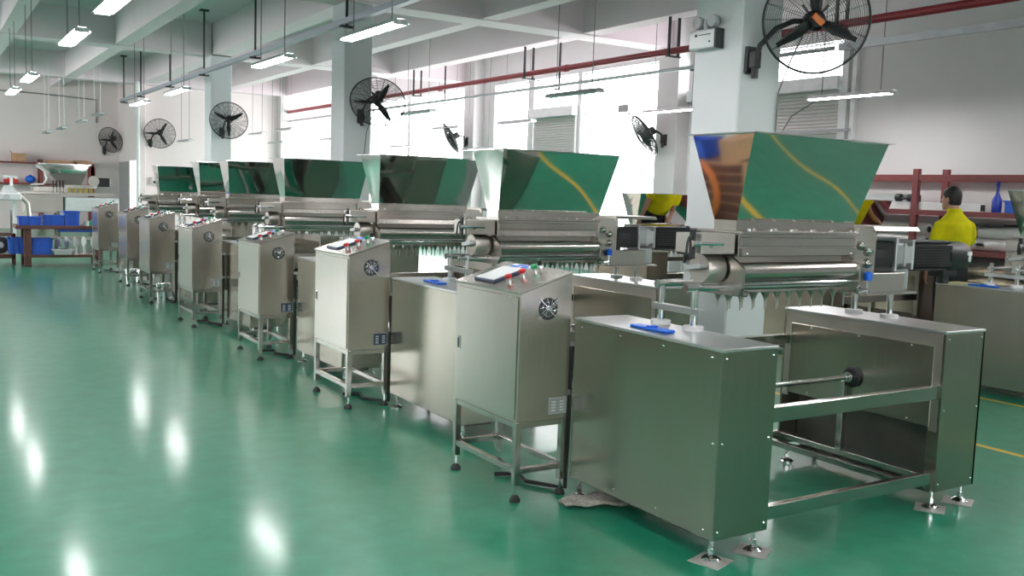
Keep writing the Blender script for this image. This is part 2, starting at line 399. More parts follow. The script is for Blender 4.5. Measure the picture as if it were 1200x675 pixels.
for y in (9.5, 12.9, 17.2, 20.8, 24.0, 27.5, 30.0):
    MB().cyl((0, y, 3.9), (0, y, ZC), .02, seg=8).box(-.1, .1, y-.04, y+.04, 3.90, 3.93).box(-.09, .09, y-.07, y+.07, ZC-.03, ZC).build('hanger', 'black', r)
r = thing('strut_channel', 'flat galvanised channel under the red pipe right of the big fan', 'channel', (10.4, 0, 0))
MB().box(-.03, .03, 3.2, 8.6, 3.68, 3.77).build('channel', 'grey_pipe', r)
MB().cyl((0, 0, 0), (0, 0, 4.6), .06, seg=12).build('drain_pipe', 'white_metal', None, (5.66, 30.4, 0))
tag(bpy.data.objects['drain_pipe'], 'white vertical drain pipe in front of the far corner column', 'pipe')
tag(MB().tube([(2.0, 34.17, 4.33), (3.5, 34.17, 4.31), (5.06, 34.17, 4.25), (5.06, 34.17, 3.5)], .02, 6).build('wall_cable', 'cord'), 'thin dark cable run high on the back wall', 'cable')
MB().box(0, .5, -.14, 0, 0, .22, .01).build('vent_unit', 'white_metal', None, (6.15, 31.0, 1.55))
vu = tag(bpy.data.objects['vent_unit'], 'small white wall unit with dark louvre on the far wall', 'vent')
MB().box(.04, .46, -.15, -.138, .04, .11).build('louvre', 'ink', vu)

# ------------------------------------------------------------------ fluorescent lamps
LAMPS = [  # x, y centre, z, lit, label
 (1.6, 9.66, 3.3, 1, 'lit tube lamp at the top edge, left of the ceiling'), (1.6, 12.45, 3.3, 1, 'lit tube lamp second from the left edge, below the dark ceiling'),
 (1.63, 18.0, 3.3, 1, 'lit tube lamp near the left edge, the higher of the two far ones'), (1.62, 21.1, 3.3, 1, 'lit tube lamp nearest the left edge, small and far'),
 (4.1, 9.47, 3.3, 1, 'big lit tube lamp in front of the second column'), (4.07, 12.7, 3.3, 1, 'lit tube lamp between the second and third columns'),
 (4.07, 18.2, 3.3, 1, 'lit tube lamp left of the third column'), (4.07, 21.7, 3.3, 1, 'lit tube lamp in front of the white drain pipe'),
 (11.2, 9.03, 3.186, 1, 'lit tube lamp below the big fan before the right wall'), (11.2, 12.78, 3.186, 1, 'lit tube lamp just left of the nearest column'),
 (9.1, 12.8, 3.3, 0, 'thin unlit lamp in front of the bright window left of the nearest column'), (9.1, 18.5, 3.3, 0, 'unlit lamp right of the second column fan'),
 (11.8, 22.25, 3.3, 0, 'unlit lamp left of the far wall pilaster'), (11.85, 18.9, 3.3, 0, 'unlit lamp left of the slatted shutter'),
 (4.08, 30.2, 3.3, 0, 'unlit grey lamp at the end of the cable tray'), (3.97, 26.6, 3.3, 0, 'unlit grey lamp under the far end of the cable tray'),
 (3.15, 30.0, 2.92, 0, 'small far unlit lamp, leftmost before the back wall'), (3.45, 29.3, 3.02, 0, 'small far white lamp second from left before the back wall'),
 (9.25, 27.6, 3.3, 0, 'far lamp hanging below the pipe end left of the second column'), (11.4, 29.6, 3.2, 0, 'far unlit lamp closest to the second column'),
 (9.15, 30.0, 3.25, 0, 'far lamp right beside the third column'), (9.6, 29.4, 2.98, 0, 'lowest far lamp between the second and third columns'), (6.9, 29.8, 2.89, 0, 'faint lamp on the pinkish wall left of the third column'),
 (11.9, 25.2, 2.89, 0, 'faint lamp against the bright window right of the second column'), (11.9, 20.75, 2.72, 0, 'faint low lamp above the second hopper'),
]
for x in (-3.4, -.9, 1.6, 4.1):  # unseen lamps added out of view to brighten the hall
    for y in (.3, 3.4, 6.4): LAMPS.append((x, y, 3.3, 1, None))
for x in (-3.4, -.9):
    for y in (-3.0, 9.6, 12.6, 18.0, 21.2, 26): LAMPS.append((x, y, 3.3, 1, None))
LAMPS += [(9.1, 3.2, 3.3, 1, None), (11.2, 5.2, 3.3, 1, None), (11.2, 1.8, 3.3, 1, None), (6.9, 2.6, 3.3, 1, None)]  # more unseen lamps added for light on the right
def make_lamp(lit):
    r = thing('tube_lamp', '', 'lamp')
    L = .72
    MB().prism([(-.10, -.01), (-.045, .045), (.045, .045), (.10, -.01), (.095, -.012), (.042, .035), (-.042, .035), (-.095, -.012)], 'Y', -L, L).build('reflector', 'white_metal' if lit else 'lamp_grey', r)
    for sx in (-.045, .045):
        t = MB(); t.cyl((sx, -L+.03, 0), (sx, L-.03, 0), .019, seg=8); t.build('tube', 'tube_on' if lit else 'tube_off', r)
    for sy in (-L+.015, L-.015): MB().box(-.075, .075, sy-.015, sy+.015, -.022, .03).build('end_cap', 'white_metal', r)
    return r
def drop_z(x, y): return ZC
protos = {}
for x, y, z, lit, lab in LAMPS:
    if lit not in protos: o = protos[lit] = make_lamp(lit)
    else:
        o = copy_tree(protos[lit])
        for c in [c for c in o.children if c.name.startswith('hanging_cord')]: bpy.data.objects.remove(c)
    o.location = (x, y, z); o['label'] = lab or 'unseen lit tube lamp added to brighten the hall'
    o['group'] = 'lit fluorescent tube lamps' if lit else 'unlit fluorescent tube lamps'
    if lab is None: o['group'] = 'unseen extra tube lamps added for light'
    for sy in (-.5, .5):
        inbeam = any(a-.05 < x < b+.05 for a, b in ((1.5, 1.8), (3.7, 4.0), (8.15, 8.45), (10.25, 10.6), (-.7, -.4), (-2.9, -2.6))) or any(a < y+sy < b for a, b in ((5.75, 6.31), (14.2, 14.75), (22.37, 22.93), (30.5, 31)))
        MB().cyl((0, sy, .04), (0, sy, (ZB+.02 if inbeam else ZC)-z), .007, seg=6).build('hanging_cord', 'cord' if not lab or lit or x > 5 else 'white_metal', o)

# ------------------------------------------------------------------ wall fans
def fan_head(h, D=.87, badge=False, spin=0.0, wires=60, rings=19, wr=.0016):
    """head local: axis -Y forward, centre of the guard at the origin"""
    R = D/2
    m_ = MB().lathe([(.02, .24), (.075, .23), (.085, .20), (.085, .06), (.06, .03)], (0, 0, 0), 18, 'Y')
    for a in (math.radians(50), math.radians(130)): m_.bar((math.cos(a)*.07, .1, math.sin(a)*.07), (math.cos(a)*.16, .1, math.sin(a)*.16), .02, .02)
    m_.build('motor', 'black', h)
    g = MB()
    for sgn in (-1, 1):
        def dep(t): return sgn*(.10*(1-t**2.2)+.012) if sgn < 0 else .10*(1-t**2.0)+.012
        for k in range(1, rings):
            t = .22+.78*k/rings
            g.tube([(R*t*math.cos(a), dep(t), R*t*math.sin(a)) for a in (2*PI*i/36 for i in range(36))], wr, 4, True)
        for k in range(wires//3):
            a = 2*PI*k/(wires//3)
            g.tube([(R*t*math.cos(a), dep(t), R*t*math.sin(a)) for t in (.2, .5, .75, 1.0)], wr*1.4, 4)
    g.build('guard', 'black', h)
    MB().tube([(R*math.cos(a), 0, R*math.sin(a)) for a in (2*PI*i/48 for i in range(48))], .010 if wr < .004 else .018, 8, True).build('rim', 'black', h)
    MB().lathe([(.055, .03), (.06, -.02), (.05, -.05), (.02, -.06)], (0, 0, 0), 16, 'Y').build('hub', 'black', h)
    for k in range(3):
        a = spin+2*PI*k/3; ca, sa = math.cos(a), math.sin(a)
        def bl(u, v):
            rad = .05+(R*.86-.05)*u; w = (.030+.022*math.sin(PI*min(1, u*1.15)))*(1-.35*u); off = (v-.5)*2*w
            return (rad*ca-off*sa, -.01+(v-.5)*.05*(1-.5*u), rad*sa+off*ca)
        bb = MB().grid(bl, 8, 3).build('blade', 'black', h); sd = bb.modifiers.new('thick', 'SOLIDIFY'); sd.thickness = .006
    if badge: MB().box(-.055, .055, -.108, -.098, -.026, .026, .008).build('badge', 'orange', h).rotation_euler = (0, math.radians(40), 0)
def place_fan(label, wall_pt, wall_rot, centre, look, D=.87, badge=False, spin=0.0, cable=0.0):
    r = thing('wall_fan', label, 'fan', wall_pt, wall_rot, 'black wall fans')
    MB().box(-.06, .06, -.03, 0, -.12, .10, .008).box(-.04, .04, -.10, -.03, -.08, .06, .008).cyl((0, -.07, -.16), (0, -.07, -.08), .03, seg=10).build('wall_bracket', 'black', r)
    inv = (Matrix.Translation(wall_pt) @ Matrix.Rotation(wall_rot, 4, 'Z')).inverted()
    d = Vector(look).normalized(); c = Vector(centre); back = c - d*.20
    b = inv @ back
    s = Vector((0, -.08, 0)); e = b
    mid = [s, s+Vector((0, -.03, .10)), Vector((e.x*.25, e.y*.5-.04, e.z*.75)), Vector((e.x*.55, e.y*.85-.01, e.z*.95)), e]
    MB().tube(mid, .022, 10).build('arm', 'black', r)
    if cable: MB().tube([(e.x*.9, e.y*.98, e.z*.9), (.33 if badge else .14, e.y*.5, .0), (.337 if badge else .10, -.02, -.25), (.337 if badge else .04, -.015, -cable)], .007, 6).build('power_cable', 'cord', r)
    h = bpy.data.objects.new('fan_head', None); COL.objects.link(h); h.parent = r
    q = (-d).to_track_quat('Y', 'Z').to_matrix().to_4x4(); q.translation = c
    h.matrix_local = inv @ q
    fan_head(h, D, badge, spin, wr=.0016 if badge else (.0050 if wall_pt[0] > 10 else .0022))
    return r
place_fan('big black wall fan with orange badge on the nearest column', (5.85, 5.75, 2.82), 0, (6.13, 5.32, 3.115), (-.62, -.74, -.12), .83, True, math.radians(95), 1.6)
place_fan('black wall fan on the front of the second column', (6.03, 14.32, 2.80), 0, (6.14, 13.9, 3.0), (-.42, -.72, -.62), .86, False, math.radians(60), 1.0)
place_fan('black wall fan on the front of the third column', (6.0, 22.37, 2.84), 0, (6.04, 21.95, 3.08), (-.35, -.85, -.30), .84, False, math.radians(30))
place_fan('black wall fan on the far wall right of the white drain pipe', (6.13, 31.0, 2.84), 0, (6.27, 30.32, 3.09), (-.25, -.9, -.3), .90, False, math.radians(60))
place_fan('black wall fan left of the white drain pipe', (5.3, 34.2, 2.62), 0, (5.42, 33.7, 2.95), (-.65, -.7, -.3), .84, False, math.radians(60))
place_fan('black fan seen edge-on against the bright window left of the nearest column', (12.4, 14.3, 2.80), -PI/2, (12.0, 14.45, 2.86), (-.85, .36, -.6), .86, False, .4)
place_fan('small black fan seen edge-on on the far wall pilaster', (12.4, 22.2, 3.0), -PI/2, (11.98, 22.35, 3.05), (-.85, .36, -.5), .86, False, .4)

# emergency light on the nearest column
e = thing('emergency_light', 'white emergency light with two round lamps high on the nearest column', 'emergency light', (5.75, 6.12, 3.0))
MB().box(-.09, 0, -.165, .165, -.075, .08, .008).build('case', 'white_metal', e)
MB().box(-.092, -.001, -.168, -.145, -.078, .083).build('end_panel', 'ink', e)
MB().box(-.093, -.0895, -.135, .15, -.06, .068).build('face_plate', 'white_plastic', e)
k = MB().box(-.096, -.093, .06, .085, .028, .05).box(-.096, -.093, -.10, .04, .036, .042).box(-.096, -.093, -.10, -.085, -.03, -.015)
k.build('front_print', 'ink', e)
for sy in (-.09, .09):
    h = MB().lathe([(.02, .05), (.05, .03), (.058, -.01), (.05, -.03)], (-.05, sy, .15), 16, 'X').build('lamp_head', 'label', e)
MB().cyl((-.04, 0, .08), (-.04, 0, .17), .03, seg=10).bar((-.04, -.06, .13), (-.04, .06, .13), .02, .02).build('lamp_bracket', 'label', e)
c = MB().tube([(-.02, 0, .0), (-.03, .02, -.1), (-.025, -.03, -.22), (-.03, .01, -.32), (-.02, 0, -.12)], .018, 8)
tag(c.build('cable_loop', 'black', None, (5.75, 6.25, 1.42)), 'black cable loop hanging on the side of the nearest column', 'cable')
sp = thing('loudspeaker', 'small grey box on a bracket in front of the bright window', 'loudspeaker', (12.55, 15.75, 3.48))
MB().box(-.1, .1, -.16, .16, -.07, .09, .02).build('body', 'lamp_grey', sp); MB().box(.08, .15, -.03, .03, -.12, .0).build('bracket', 'lamp_grey', sp)
# loose cable and bar in front of the near shutter
tag(MB().tube([(12.5, 10.6, 3.4), (12.45, 11.2, 3.1), (12.45, 11.5, 2.7), (12.45, 11.5, 2.2)], .012, 6).build('hanging_cable', 'cord'), 'black cable hanging in front of the near shutter', 'cable')
tag(MB().bar((12.45, 10.0, 2.83), (12.45, 12.0, 2.85), .05, .04).build('curtain_bar', 'lamp_grey'), 'grey horizontal bar crossing the near shutter', 'bar')
# ------------------------------------------------------------------ depositing machines
# local frame: x across the row (u), y along the row (v, 0 = near end), z up
HW, HL, HB, HT = 1.0, 1.118, .11, .994
def foot_mesh(x, y):
    return MB().cyl((x, y, .02), (x, y, HB+.01), .009, seg=10).cyl((x, y, .03), (x, y, .055), .016, seg=6).lathe([(.046, 0), (.046, .008), (.034, .018), (.014, .028)], (x, y, 0), 18)
def hopper(parent, seed, dz=0.0, dv=0.0):
    rnd = random.Random(seed)
    b = [(-.4725, .48), (.4375, .48), (.4375, .64), (-.4725, .64)]; t = [(-.532, .338), (.498, .338), (.498, .772), (-.532, .772)]
    zb, zt = 1.55, 1.985
    amp = [rnd.uniform(-.5, .5) for _ in range(8)]
    if seed == 1: amp = [.30, .30, .2, .1, .3, 0, 0, 0]
    h = MB()
    for i in range(4):
        j = (i+1) % 4
        B0, B1, T0, T1 = Vector((*b[i], zb)), Vector((*b[j], zb)), Vector((*t[i], zt)), Vector((*t[j], zt))
        n = (B1-B0).cross(T0-B0).normalized()
        big = i in (0, 2)
        def fn(u, v, B0=B0, B1=B1, T0=T0, T1=T1, n=n, i=i, big=big):
            p = (B0.lerp(B1, u)).lerp(T0.lerp(T1, u), v)
            e = math.sin(PI*u)*math.sin(PI*v)
            k = .010 if big else .004
            w_ = amp[i]*e + .45*amp[4+i % 4]*math.sin(2*PI*u+amp[i]*3)*math.sin(PI*v)*math.sin(PI*u)
            return p + n*k*w_
        h.grid(fn, 24 if big else 10, 14)
    bmesh.ops.remove_doubles(h.bm, verts=h.bm.verts[:], dist=1e-5)
    o = h.build('hopper', 'mirror', parent, smooth=20)
    # folded rim and throat
    f = MB(); e = .028
    T = [Vector((*p, zt)) for p in t]; E_ = [Vector((p[0]+(e if p[0] > 0 else -e), p[1]+(e if p[1] > .5 else -e), zt+.002)) for p in t]
    I_ = [Vector((p[0]-(.004 if p[0] > 0 else -.004), p[1]-(.004 if p[1] > .5 else -.004), zt)) for p in t]
    lo = [[f.bm.verts.new(p) for p in L] for L in (E_, I_)]; hi = [[f.bm.verts.new(p+Vector((0, 0, .006))) for p in L] for L in (E_, I_)]
    for i in range(4):
        j = (i+1) % 4
        f.bm.faces.new([lo[0][i], lo[0][j], lo[1][j], lo[1][i]]); f.bm.faces.new([hi[0][i], hi[0][j], hi[1][j], hi[1][i]])
        f.bm.faces.new([lo[0][i], lo[0][j], hi[0][j], hi[0][i]]); f.bm.faces.new([lo[1][i], lo[1][j], hi[1][j], hi[1][i]])
    f.build('rim', 'chrome', o)
    q = MB()
    for i in range(4):
        j = (i+1) % 4
        q.bar(Vector((*b[i], 1.525)), Vector((*b[j], 1.525)), .004, .056)
    q.build('throat', 'machined', o)
    o.location = (0, dv, dz)
    return o
SCREW = MB().sphere((0, 0, 0), .006, 8, (1, 1, 1)).build('screw', 'chrome'); SCREW_ME = SCREW.data; bpy.data.objects.remove(SCREW)
def screw(parent, x, y, z):
    o = bpy.data.objects.new('screw', SCREW_ME); COL.objects.link(o); o.parent = parent; o.location = (x, y, z)
NOZ = MB().lathe([(.027, 0), (.023, -.010), (.014, -.026), (.008, -.042), (.0045, -.056), (.0035, -.10)], (0, 0, 0), 10).build('nozzle', 'plate_steel'); NOZ_ME = NOZ.data; bpy.data.objects.remove(NOZ)

def make_machine(detail):
    r = thing('depositing_machine', '', 'depositing machine')
    # left housing
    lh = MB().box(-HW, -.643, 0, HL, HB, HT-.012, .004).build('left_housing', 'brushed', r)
    MB().box(-HW+.07, -.713, .09, HL-.09, .075, HB+.001).build('underside_shade', 'interior', lh)  # dark slab added to deepen the shade under the housing
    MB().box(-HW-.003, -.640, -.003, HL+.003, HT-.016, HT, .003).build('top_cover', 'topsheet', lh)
    # right housing: skins, inner panel, open at the bottom on the inner side
    rh = MB().box(.985, HW, 0, HL, HB, HT-.012).box(.643, HW, 0, .015, HB, HT-.012).box(.643, HW, HL-.015, HL, HB, HT-.012).box(.66, HW, .01, HL-.01, .60, .62).box(.652, .69, .016, .075, HB, .6).build('right_housing', 'brushed', r)
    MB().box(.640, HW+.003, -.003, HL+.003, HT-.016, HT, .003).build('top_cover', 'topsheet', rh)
    MB().box(.72, HW-.07, .09, HL-.09, .075, HB+.001).build('underside_shade', 'interior', rh)  # same dark slab, standing in for shade below the right housing
    ip = MB().box(.6425, .651, .016, HL-.016, .90, HT-.017).box(.6425, .651, .016, .06, .44, .9).box(.6425, .651, HL-.06, HL-.016, .44, .9).build('inner_frame', 'plate_steel', rh)
    MB().box(.640, .650, .062, HL-.062, .462, .905, .002).build('inner_panel', 'brushed', rh)
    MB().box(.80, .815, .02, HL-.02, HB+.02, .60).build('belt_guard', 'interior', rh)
    for x in (-HW+.045, -.688):
        for y in (.045, HL-.045): foot_mesh(x, y).build('foot', 'chrome', r)
    for x in (.688, HW-.045):
        for y in (.045, HL-.045): foot_mesh(x, y).build('foot', 'chrome', r)
    # cross members
    for y, z0, z1, xe in ((.035, .622, .697, .70), (.035, .150, .218, .66), (HL-.035, .77, .83, .66), (HL-.035, .150, .21, .66)):
        MB().box(-.66, xe, y-.02, y+.02, z0, z1, .004).build('crossbar', 'frame_steel', r)
    for x in (.43, .625):
        MB().box(x-.018, x+.018, .05, HL-.05, .165, .20, .003).build('bottom_rail', 'frame_steel', r)
    MB().box(.60, .64, .60, .64, .2, .62, .003).build('upright', 'frame_steel', r)
    s = MB().cyl((-.65, .57, .647), (.645, .57, .647), .015, seg=14).build('drive_shaft', 'chrome', r)
    MB().lathe([(.062, .0), (.062, -.014), (.05, -.022)], (.640, .57, .647), 22, 'X').build('flange', 'black', s)
    MB().lathe([(.03, -.02), (.03, -.05), (.022, -.055), (.022, -.075)], (.640, .57, .647), 18, 'X').cyl((.58, .57, .647), (.60, .57, .647), .028, seg=6).build('coupling', 'chrome', s)
    # posts with white pads
    for x in (-.70, .855):
        for y in (.515, .765):
            MB().cyl((x, y, HT+.004), (x, y, 1.20), .019, seg=16).build('post', 'chrome', r)
            MB().lathe([(.052, HT), (.052, HT+.020), (.049, HT+.023)], (x, y, 0), 24).build('post_pad', 'white_plastic', r)
    MB().box(-.72, -.68, .46, .82, 1.072, 1.105, .003).build('clamp_bar', 'topsheet', r)
    if detail:
        for sx, sy, sz in [(-HW, .06+k*.33, z) for k in range(4) for z in (HT-.045, HB+.04)] + [(-HW, .03, .56)]: screw(lh, sx, sy, sz)
        for sx in (-HW+.03, -.673):
            for sz in (HT-.045, .56, HB+.04): screw(lh, sx, 0, sz)
        for sx in (.673, HW-.03):
            for sz in (HT-.045, .56, HB+.04): screw(rh, sx, 0, sz)
        for v in (.2, .55, .9): screw(rh, .64, v, .89)
        for v in (.2, .55, .9): screw(rh, .64, v, .48)
    return r
def make_head(r, dz=0.0, dv=0.0, detail=True):
    P_ = []
    def add(mb, name, mat, par=None):
        o = mb.build(name, mat, par or r)
        if par is None: o.location = (0, dv, dz); P_.append(o)
        return o
    # guide rods
    add(MB().cyl((-.762, .515, 1.208), (.57, .515, 1.208), .0185, seg=16).cyl((-.766, .515, 1.208), (-.760, .515, 1.208), .022, seg=16), 'guide_rod', 'chrome')
    add(MB().cyl((-.735, .765, 1.208), (.57, .765, 1.208), .0185, seg=16).cyl((-.739, .765, 1.208), (-.733, .765, 1.208), .022, seg=16), 'guide_rod', 'chrome')
    # manifold
    mf = add(MB().box(-.512, .372, .42, .70, 1.372, 1.492, .003).prism([(.398, 1.378), (.42, 1.372), (.42, 1.415), (.404, 1.415)], 'X', -.505, .365), 'manifold', 'machined')
    add(MB().box(-.520, .385, .395, .72, 1.488, 1.503, .003).box(-.505, .370, .408, .43, 1.425, 1.470, .002), 'front_bar', 'machined', mf)
    for k in range(6): add(MB().lathe([(.011, 1.503), (.011, 1.513), (.004, 1.515)], (-.44+k*.155, .42, 0), 10), 'bolt', 'chrome', mf)
    for k in range(2): add(MB().sphere((-.47+k*.80, .397, 1.388), .006, 8), 'bolt', 'chrome', mf)
    # rollers
    add(MB().cyl((-.505, .43, 1.292), (.372, .43, 1.292), .050, seg=32), 'roller', 'machined')
    add(MB().cyl((-.505, .60, 1.292), (.372, .60, 1.292), .050, seg=24), 'roller', 'machined')
    add(MB().box(-.505, .372, .50, .68, 1.20, 1.372), 'pump_block', 'plate_steel')
    add(MB().cyl((-.50, .405, 1.233), (.37, .405, 1.233), .010, seg=10), 'front_rail', 'chrome')
    for x in (-.52, .372):
        add(MB().prism([(.40, 1.172), (.75, 1.172), (.75, 1.372), (.46, 1.372), (.372, 1.318), (.372, 1.215)], 'X', x, x+.018), 'end_plate', 'machined')
    for x in (-.475, .40): add(MB().cyl((x-.02, .40, 1.185), (x+.02, .40, 1.185), .016, seg=6), 'clamp_nut', 'machined')
    # left drive cluster
    g = add(MB().lathe([(.074, 0), (.078, .008), (.078, .115), (.074, .122)], (-.655, .545, 1.305), 28, 'X'), 'gear_housing', 'plate_steel')
    add(MB().bar((-.675, .50, 1.322), (-.675, .62, 1.305), .03, .026).cyl((-.70, .50, 1.322), (-.655, .50, 1.322), .014, seg=8), 'crank_arm', 'alu', g)
    b = add(MB().box(-.755, -.525, .43, .62, 1.385, 1.486, .004), 'side_block', 'plate_steel')
    add(MB().cyl((-.80, .45, 1.437), (-.755, .45, 1.437), .017, seg=12).cyl((-.70, .418, 1.432), (-.70, .435, 1.432), .017, seg=6).cyl((-.77, .42, 1.437), (-.62, .42, 1.437), .010, seg=8), 'adjusting_screw', 'chrome', b)
    add(MB().tube([(-.772, .47, 1.475), (-.80, .47, 1.468), (-.81, .47, 1.44), (-.815, .47, 1.385), (-.80, .47, 1.36), (-.775, .47, 1.37)], .007, 8).box(-.785, -.770, .455, .485, 1.36, 1.505), 'handle', 'black', b)
    # right plate with knobs
    pl = add(MB().prism([(.395, 1.155), (.572, 1.155), (.575, 1.475), (.545, 1.518), (.43, 1.525), (.395, 1.50)], 'Y', .43, .446).box(.555, .572, .44, .72, 1.155, 1.48), 'bearing_plate', 'plate_steel')
    for x, z in ((.43, 1.428), (.492, 1.396), (.492, 1.328)):
        add(MB().lathe([(.026, 0), (.028, -.012), (.022, -.03), (.010, -.042), (.001, -.044)], (x, .43, z), 18, 'Y'), 'knob', 'frame_steel', pl)
    add(MB().lathe([(.022, 1.235), (.024, 1.25), (.024, 1.275), (.012, 1.285)], (.485, .40, 0), 14), 'air_fitting', 'blue', pl)
    add(MB().cyl((.485, .40, 1.16), (.485, .40, 1.235), .013, seg=10).cyl((.40, .40, 1.175), (.485, .40, 1.185), .012, seg=8), 'valve_body', 'chrome', pl)
    # motor bracket and motors
    add(MB().box(.573, .90, .46, .72, 1.152, 1.268, .004).box(.573, 1.02, .46, .70, 1.140, 1.152), 'motor_bracket', 'plate_steel')
    add(MB().prism([(.44, 1.512), (.46, 1.535), (.74, 1.535), (.74, 1.512)], 'X', .58, .985).box(.58, .60, .45, .73, 1.44, 1.52), 'motor_cover', 'plate_steel')
    s1 = add(MB().box(.60, .84, .50, .68, 1.29, 1.45, .008), 'servo_motor', 'motor_black')
    add(MB().box(.64, .76, .494, .50, 1.35, 1.40, .002), 'nameplate', 'ink', s1)
    add(MB().cyl((.665, .54, 1.22), (.665, .54, 1.30), .03, seg=12), 'cable_gland', 'black', s1)
    gb = add(MB().box(.845, .865, .49, .69, 1.275, 1.47, .004).box(.865, 1.0, .52, .66, 1.30, 1.435, .01).box(1.0, 1.02, .49, .69, 1.28, 1.455, .004).bar((.865, .50, 1.37), (1.0, .50, 1.37), .012, .10).bar((.93, .495, 1.30), (.93, .495, 1.44), .02, .012), 'gearbox', 'alu')
    add(MB().box(.88, 1.02, .52, .68, 1.155, 1.285, .008).cyl((.95, .515, 1.22), (.95, .525, 1.22), .03, seg=12), 'gear_foot', 'alu', gb)
    f = MB().box(1.02, 1.44, .515, .675, 1.285, 1.435, .012)
    for k in range(9): z = 1.295+k*.0165; f.box(1.045, 1.36, .505, .515, z, z+.006)
    for k in range(9): yy = .525+k*.0175; f.box(1.045, 1.36, yy, yy+.006, 1.435, 1.445)
    f.box(1.04, 1.36, .50, .69, 1.272, 1.285).box(1.03, 1.42, .52, .67, 1.435, 1.452, .006)
    mo = add(f, 'motor', 'motor_black')
    add(MB().lathe([(.088, 1.415), (.090, 1.43), (.090, 1.60), (.082, 1.645), (.055, 1.665)], (0, .595, 1.355), 24, 'X'), 'fan_cowl', 'motor_black', mo)
    add(MB().box(1.665, 1.668, .545, .65, 1.365, 1.388).box(1.665, 1.668, .585, .612, 1.30, 1.365), 'letter_t', 'white_ink', mo)
    add(MB().box(1.575, 1.615, .498, .507, 1.362, 1.385).box(1.588, 1.602, .498, .507, 1.322, 1.362), 'letter_t', 'white_ink', mo)
    add(MB().cyl((1.47, .595, 1.18), (1.47, .595, 1.28), .035, seg=12).box(1.40, 1.54, .54, .66, 1.225, 1.27, .006), 'cable_box', 'motor_black', mo)
    # nozzle bar and nozzles
    nb = add(MB().box(-.42, .56, .57, .70, 1.168, 1.20, .003), 'nozzle_bar', 'plate_steel')
    for row, y in enumerate((.60, .675)):
        for k in range(11):
            o = bpy.data.objects.new('nozzle', NOZ_ME); COL.objects.link(o); o.parent = nb; o.location = (-.385+k*.0925, y, 1.170)
    return P_

ROW1 = [(0.0, 0.0, 'nearest depositing machine, its whole frame in view on the right'),
        (2.35, -.03, 'depositing machine second from the front, behind the nearest control cabinet'),
        (4.44, -.035, 'third depositing machine, its hopper in front of the bright windows right of the second column'),
        (7.05, -.03, 'fourth depositing machine, its wide green reflecting hopper in front of the second column'),
        (9.32, -.035, 'fifth depositing machine, its hopper in front of the third column'),
        (10.85, -.035, 'sixth depositing machine, second from the far end of the row'),
        (13.65, -.075, 'farthest depositing machine, at the left end of the long row')]
XM, YM = 4.0125, 3.02
G1 = 'stainless depositing machines in the long row'
base_d = make_machine(True); base_p = None
for i, (dy, dz, lab) in enumerate(ROW1):
    if i == 0: o = base_d
    elif base_p is None: o = base_p = make_machine(False)
    else: o = copy_tree(base_p)
    o.location = (XM, YM+dy, 0); o['label'] = lab; o['group'] = G1
for i, o in enumerate([x for x in COL.objects if x.parent is None and x.name.startswith('depositing_machine')]):
    pass
MACH = sorted([x for x in COL.objects if x.parent is None and x.name.startswith('depositing_machine')], key=lambda x: x.location.y)
HEAD = []
for i, o in enumerate(MACH):
    dz = ROW1[i][1]
    if i == 0: HEAD = make_head(o)
    else:
        for h in HEAD:
            c = copy_tree(h, o); c.location = (0, 0, dz)
    hopper(o, i+1, dz)
# second row beyond the walkway
X2 = 9.12
for k, (y0, hdz, hdv, lab) in enumerate(((4.30, -.115, .0, 'depositing machine cut off by the right edge of the photo'),
                                  (6.72, -.235, .0, 'depositing machine beyond the nearest one, its hopper mirroring the yellow shirt'),
                                  (9.60, -.235, .42, 'depositing machine left of the nearest column in the second row'))):
    o = copy_tree(base_p, skip=('hopper',)) if False else None
    o = bpy.data.objects.new('depositing_machine', None); COL.objects.link(o); o.empty_display_size = .1
    for ch in list(base_p.children):
        nm = ch.name.split('.')[0]
        if nm in ('left_housing', 'right_housing', 'foot', 'crossbar', 'bottom_rail', 'upright', 'drive_shaft', 'post', 'post_pad', 'clamp_bar'): copy_tree(ch, o)
    for h in HEAD:
        c = copy_tree(h, o); c.location = (0, hdv, hdz if k else -.06)
    hopper(o, 20+k, hdz, hdv)
    for ch in o.children:
        if k and ch.name.split('.')[0] in ('post', 'post_pad', 'clamp_bar') : ch.location = (0, hdv, -.04)
    tag(o, lab, 'depositing machine', 'stainless depositing machines in the second row')
    o.location = (X2, y0, -.035)
    for ch in o.children:
        if ch.name.split('.')[0] == 'foot': ch.location = (0, 0, .035)

# blue strips left on the housings, steel plates under the near feet, rag
for x, y, z, rz, lab in ((3.115, 3.62, .994, .05, 'blue plastic strip lying on the nearest machine housing'), (3.13, 6.02, .994, -.05, 'blue plastic strip on the second machine housing beside the nearest cabinet'),
                      (3.14, 10.8, .994, 0, 'blue plastic strip on the fourth machine housing'), (8.17, 4.98, .959, .03, 'blue plastic strip on the housing at the right edge of the photo')):
    s = MB().box(-.035, .035, -.13, .13, 0, .014, .004).box(-.025, .025, -.02, .02, .014, .022, .003)
    tag(s.build('plastic_strip', 'blue', None, (x, y, z), rz), lab, 'plastic strip', 'blue strips lying on the housings')
for x, y, rz, lab in ((3.055, 3.062, .3, 'grey steel plate under the front left foot of the nearest machine'), (3.325, 3.065, .5, 'grey steel plate under the second front foot of the nearest machine'),
                  (4.70, 3.065, .55, 'grey steel plate under the front foot below the open frame'), (4.965, 3.07, .45, 'grey steel plate under the rightmost front foot')):
    tag(MB().box(-.078, .078, -.078, .078, 0, .004, .001).build('floor_plate', 'dull_plate', None, (x, y, 0), rz), lab, 'steel plate', 'steel plates under the near feet')
for o in MACH[:1]:
    for ch in o.children:
        if ch.name.split('.')[0] == 'foot' and ch.data.vertices[0].co.y < .5: ch.location = (0, 0, .004)
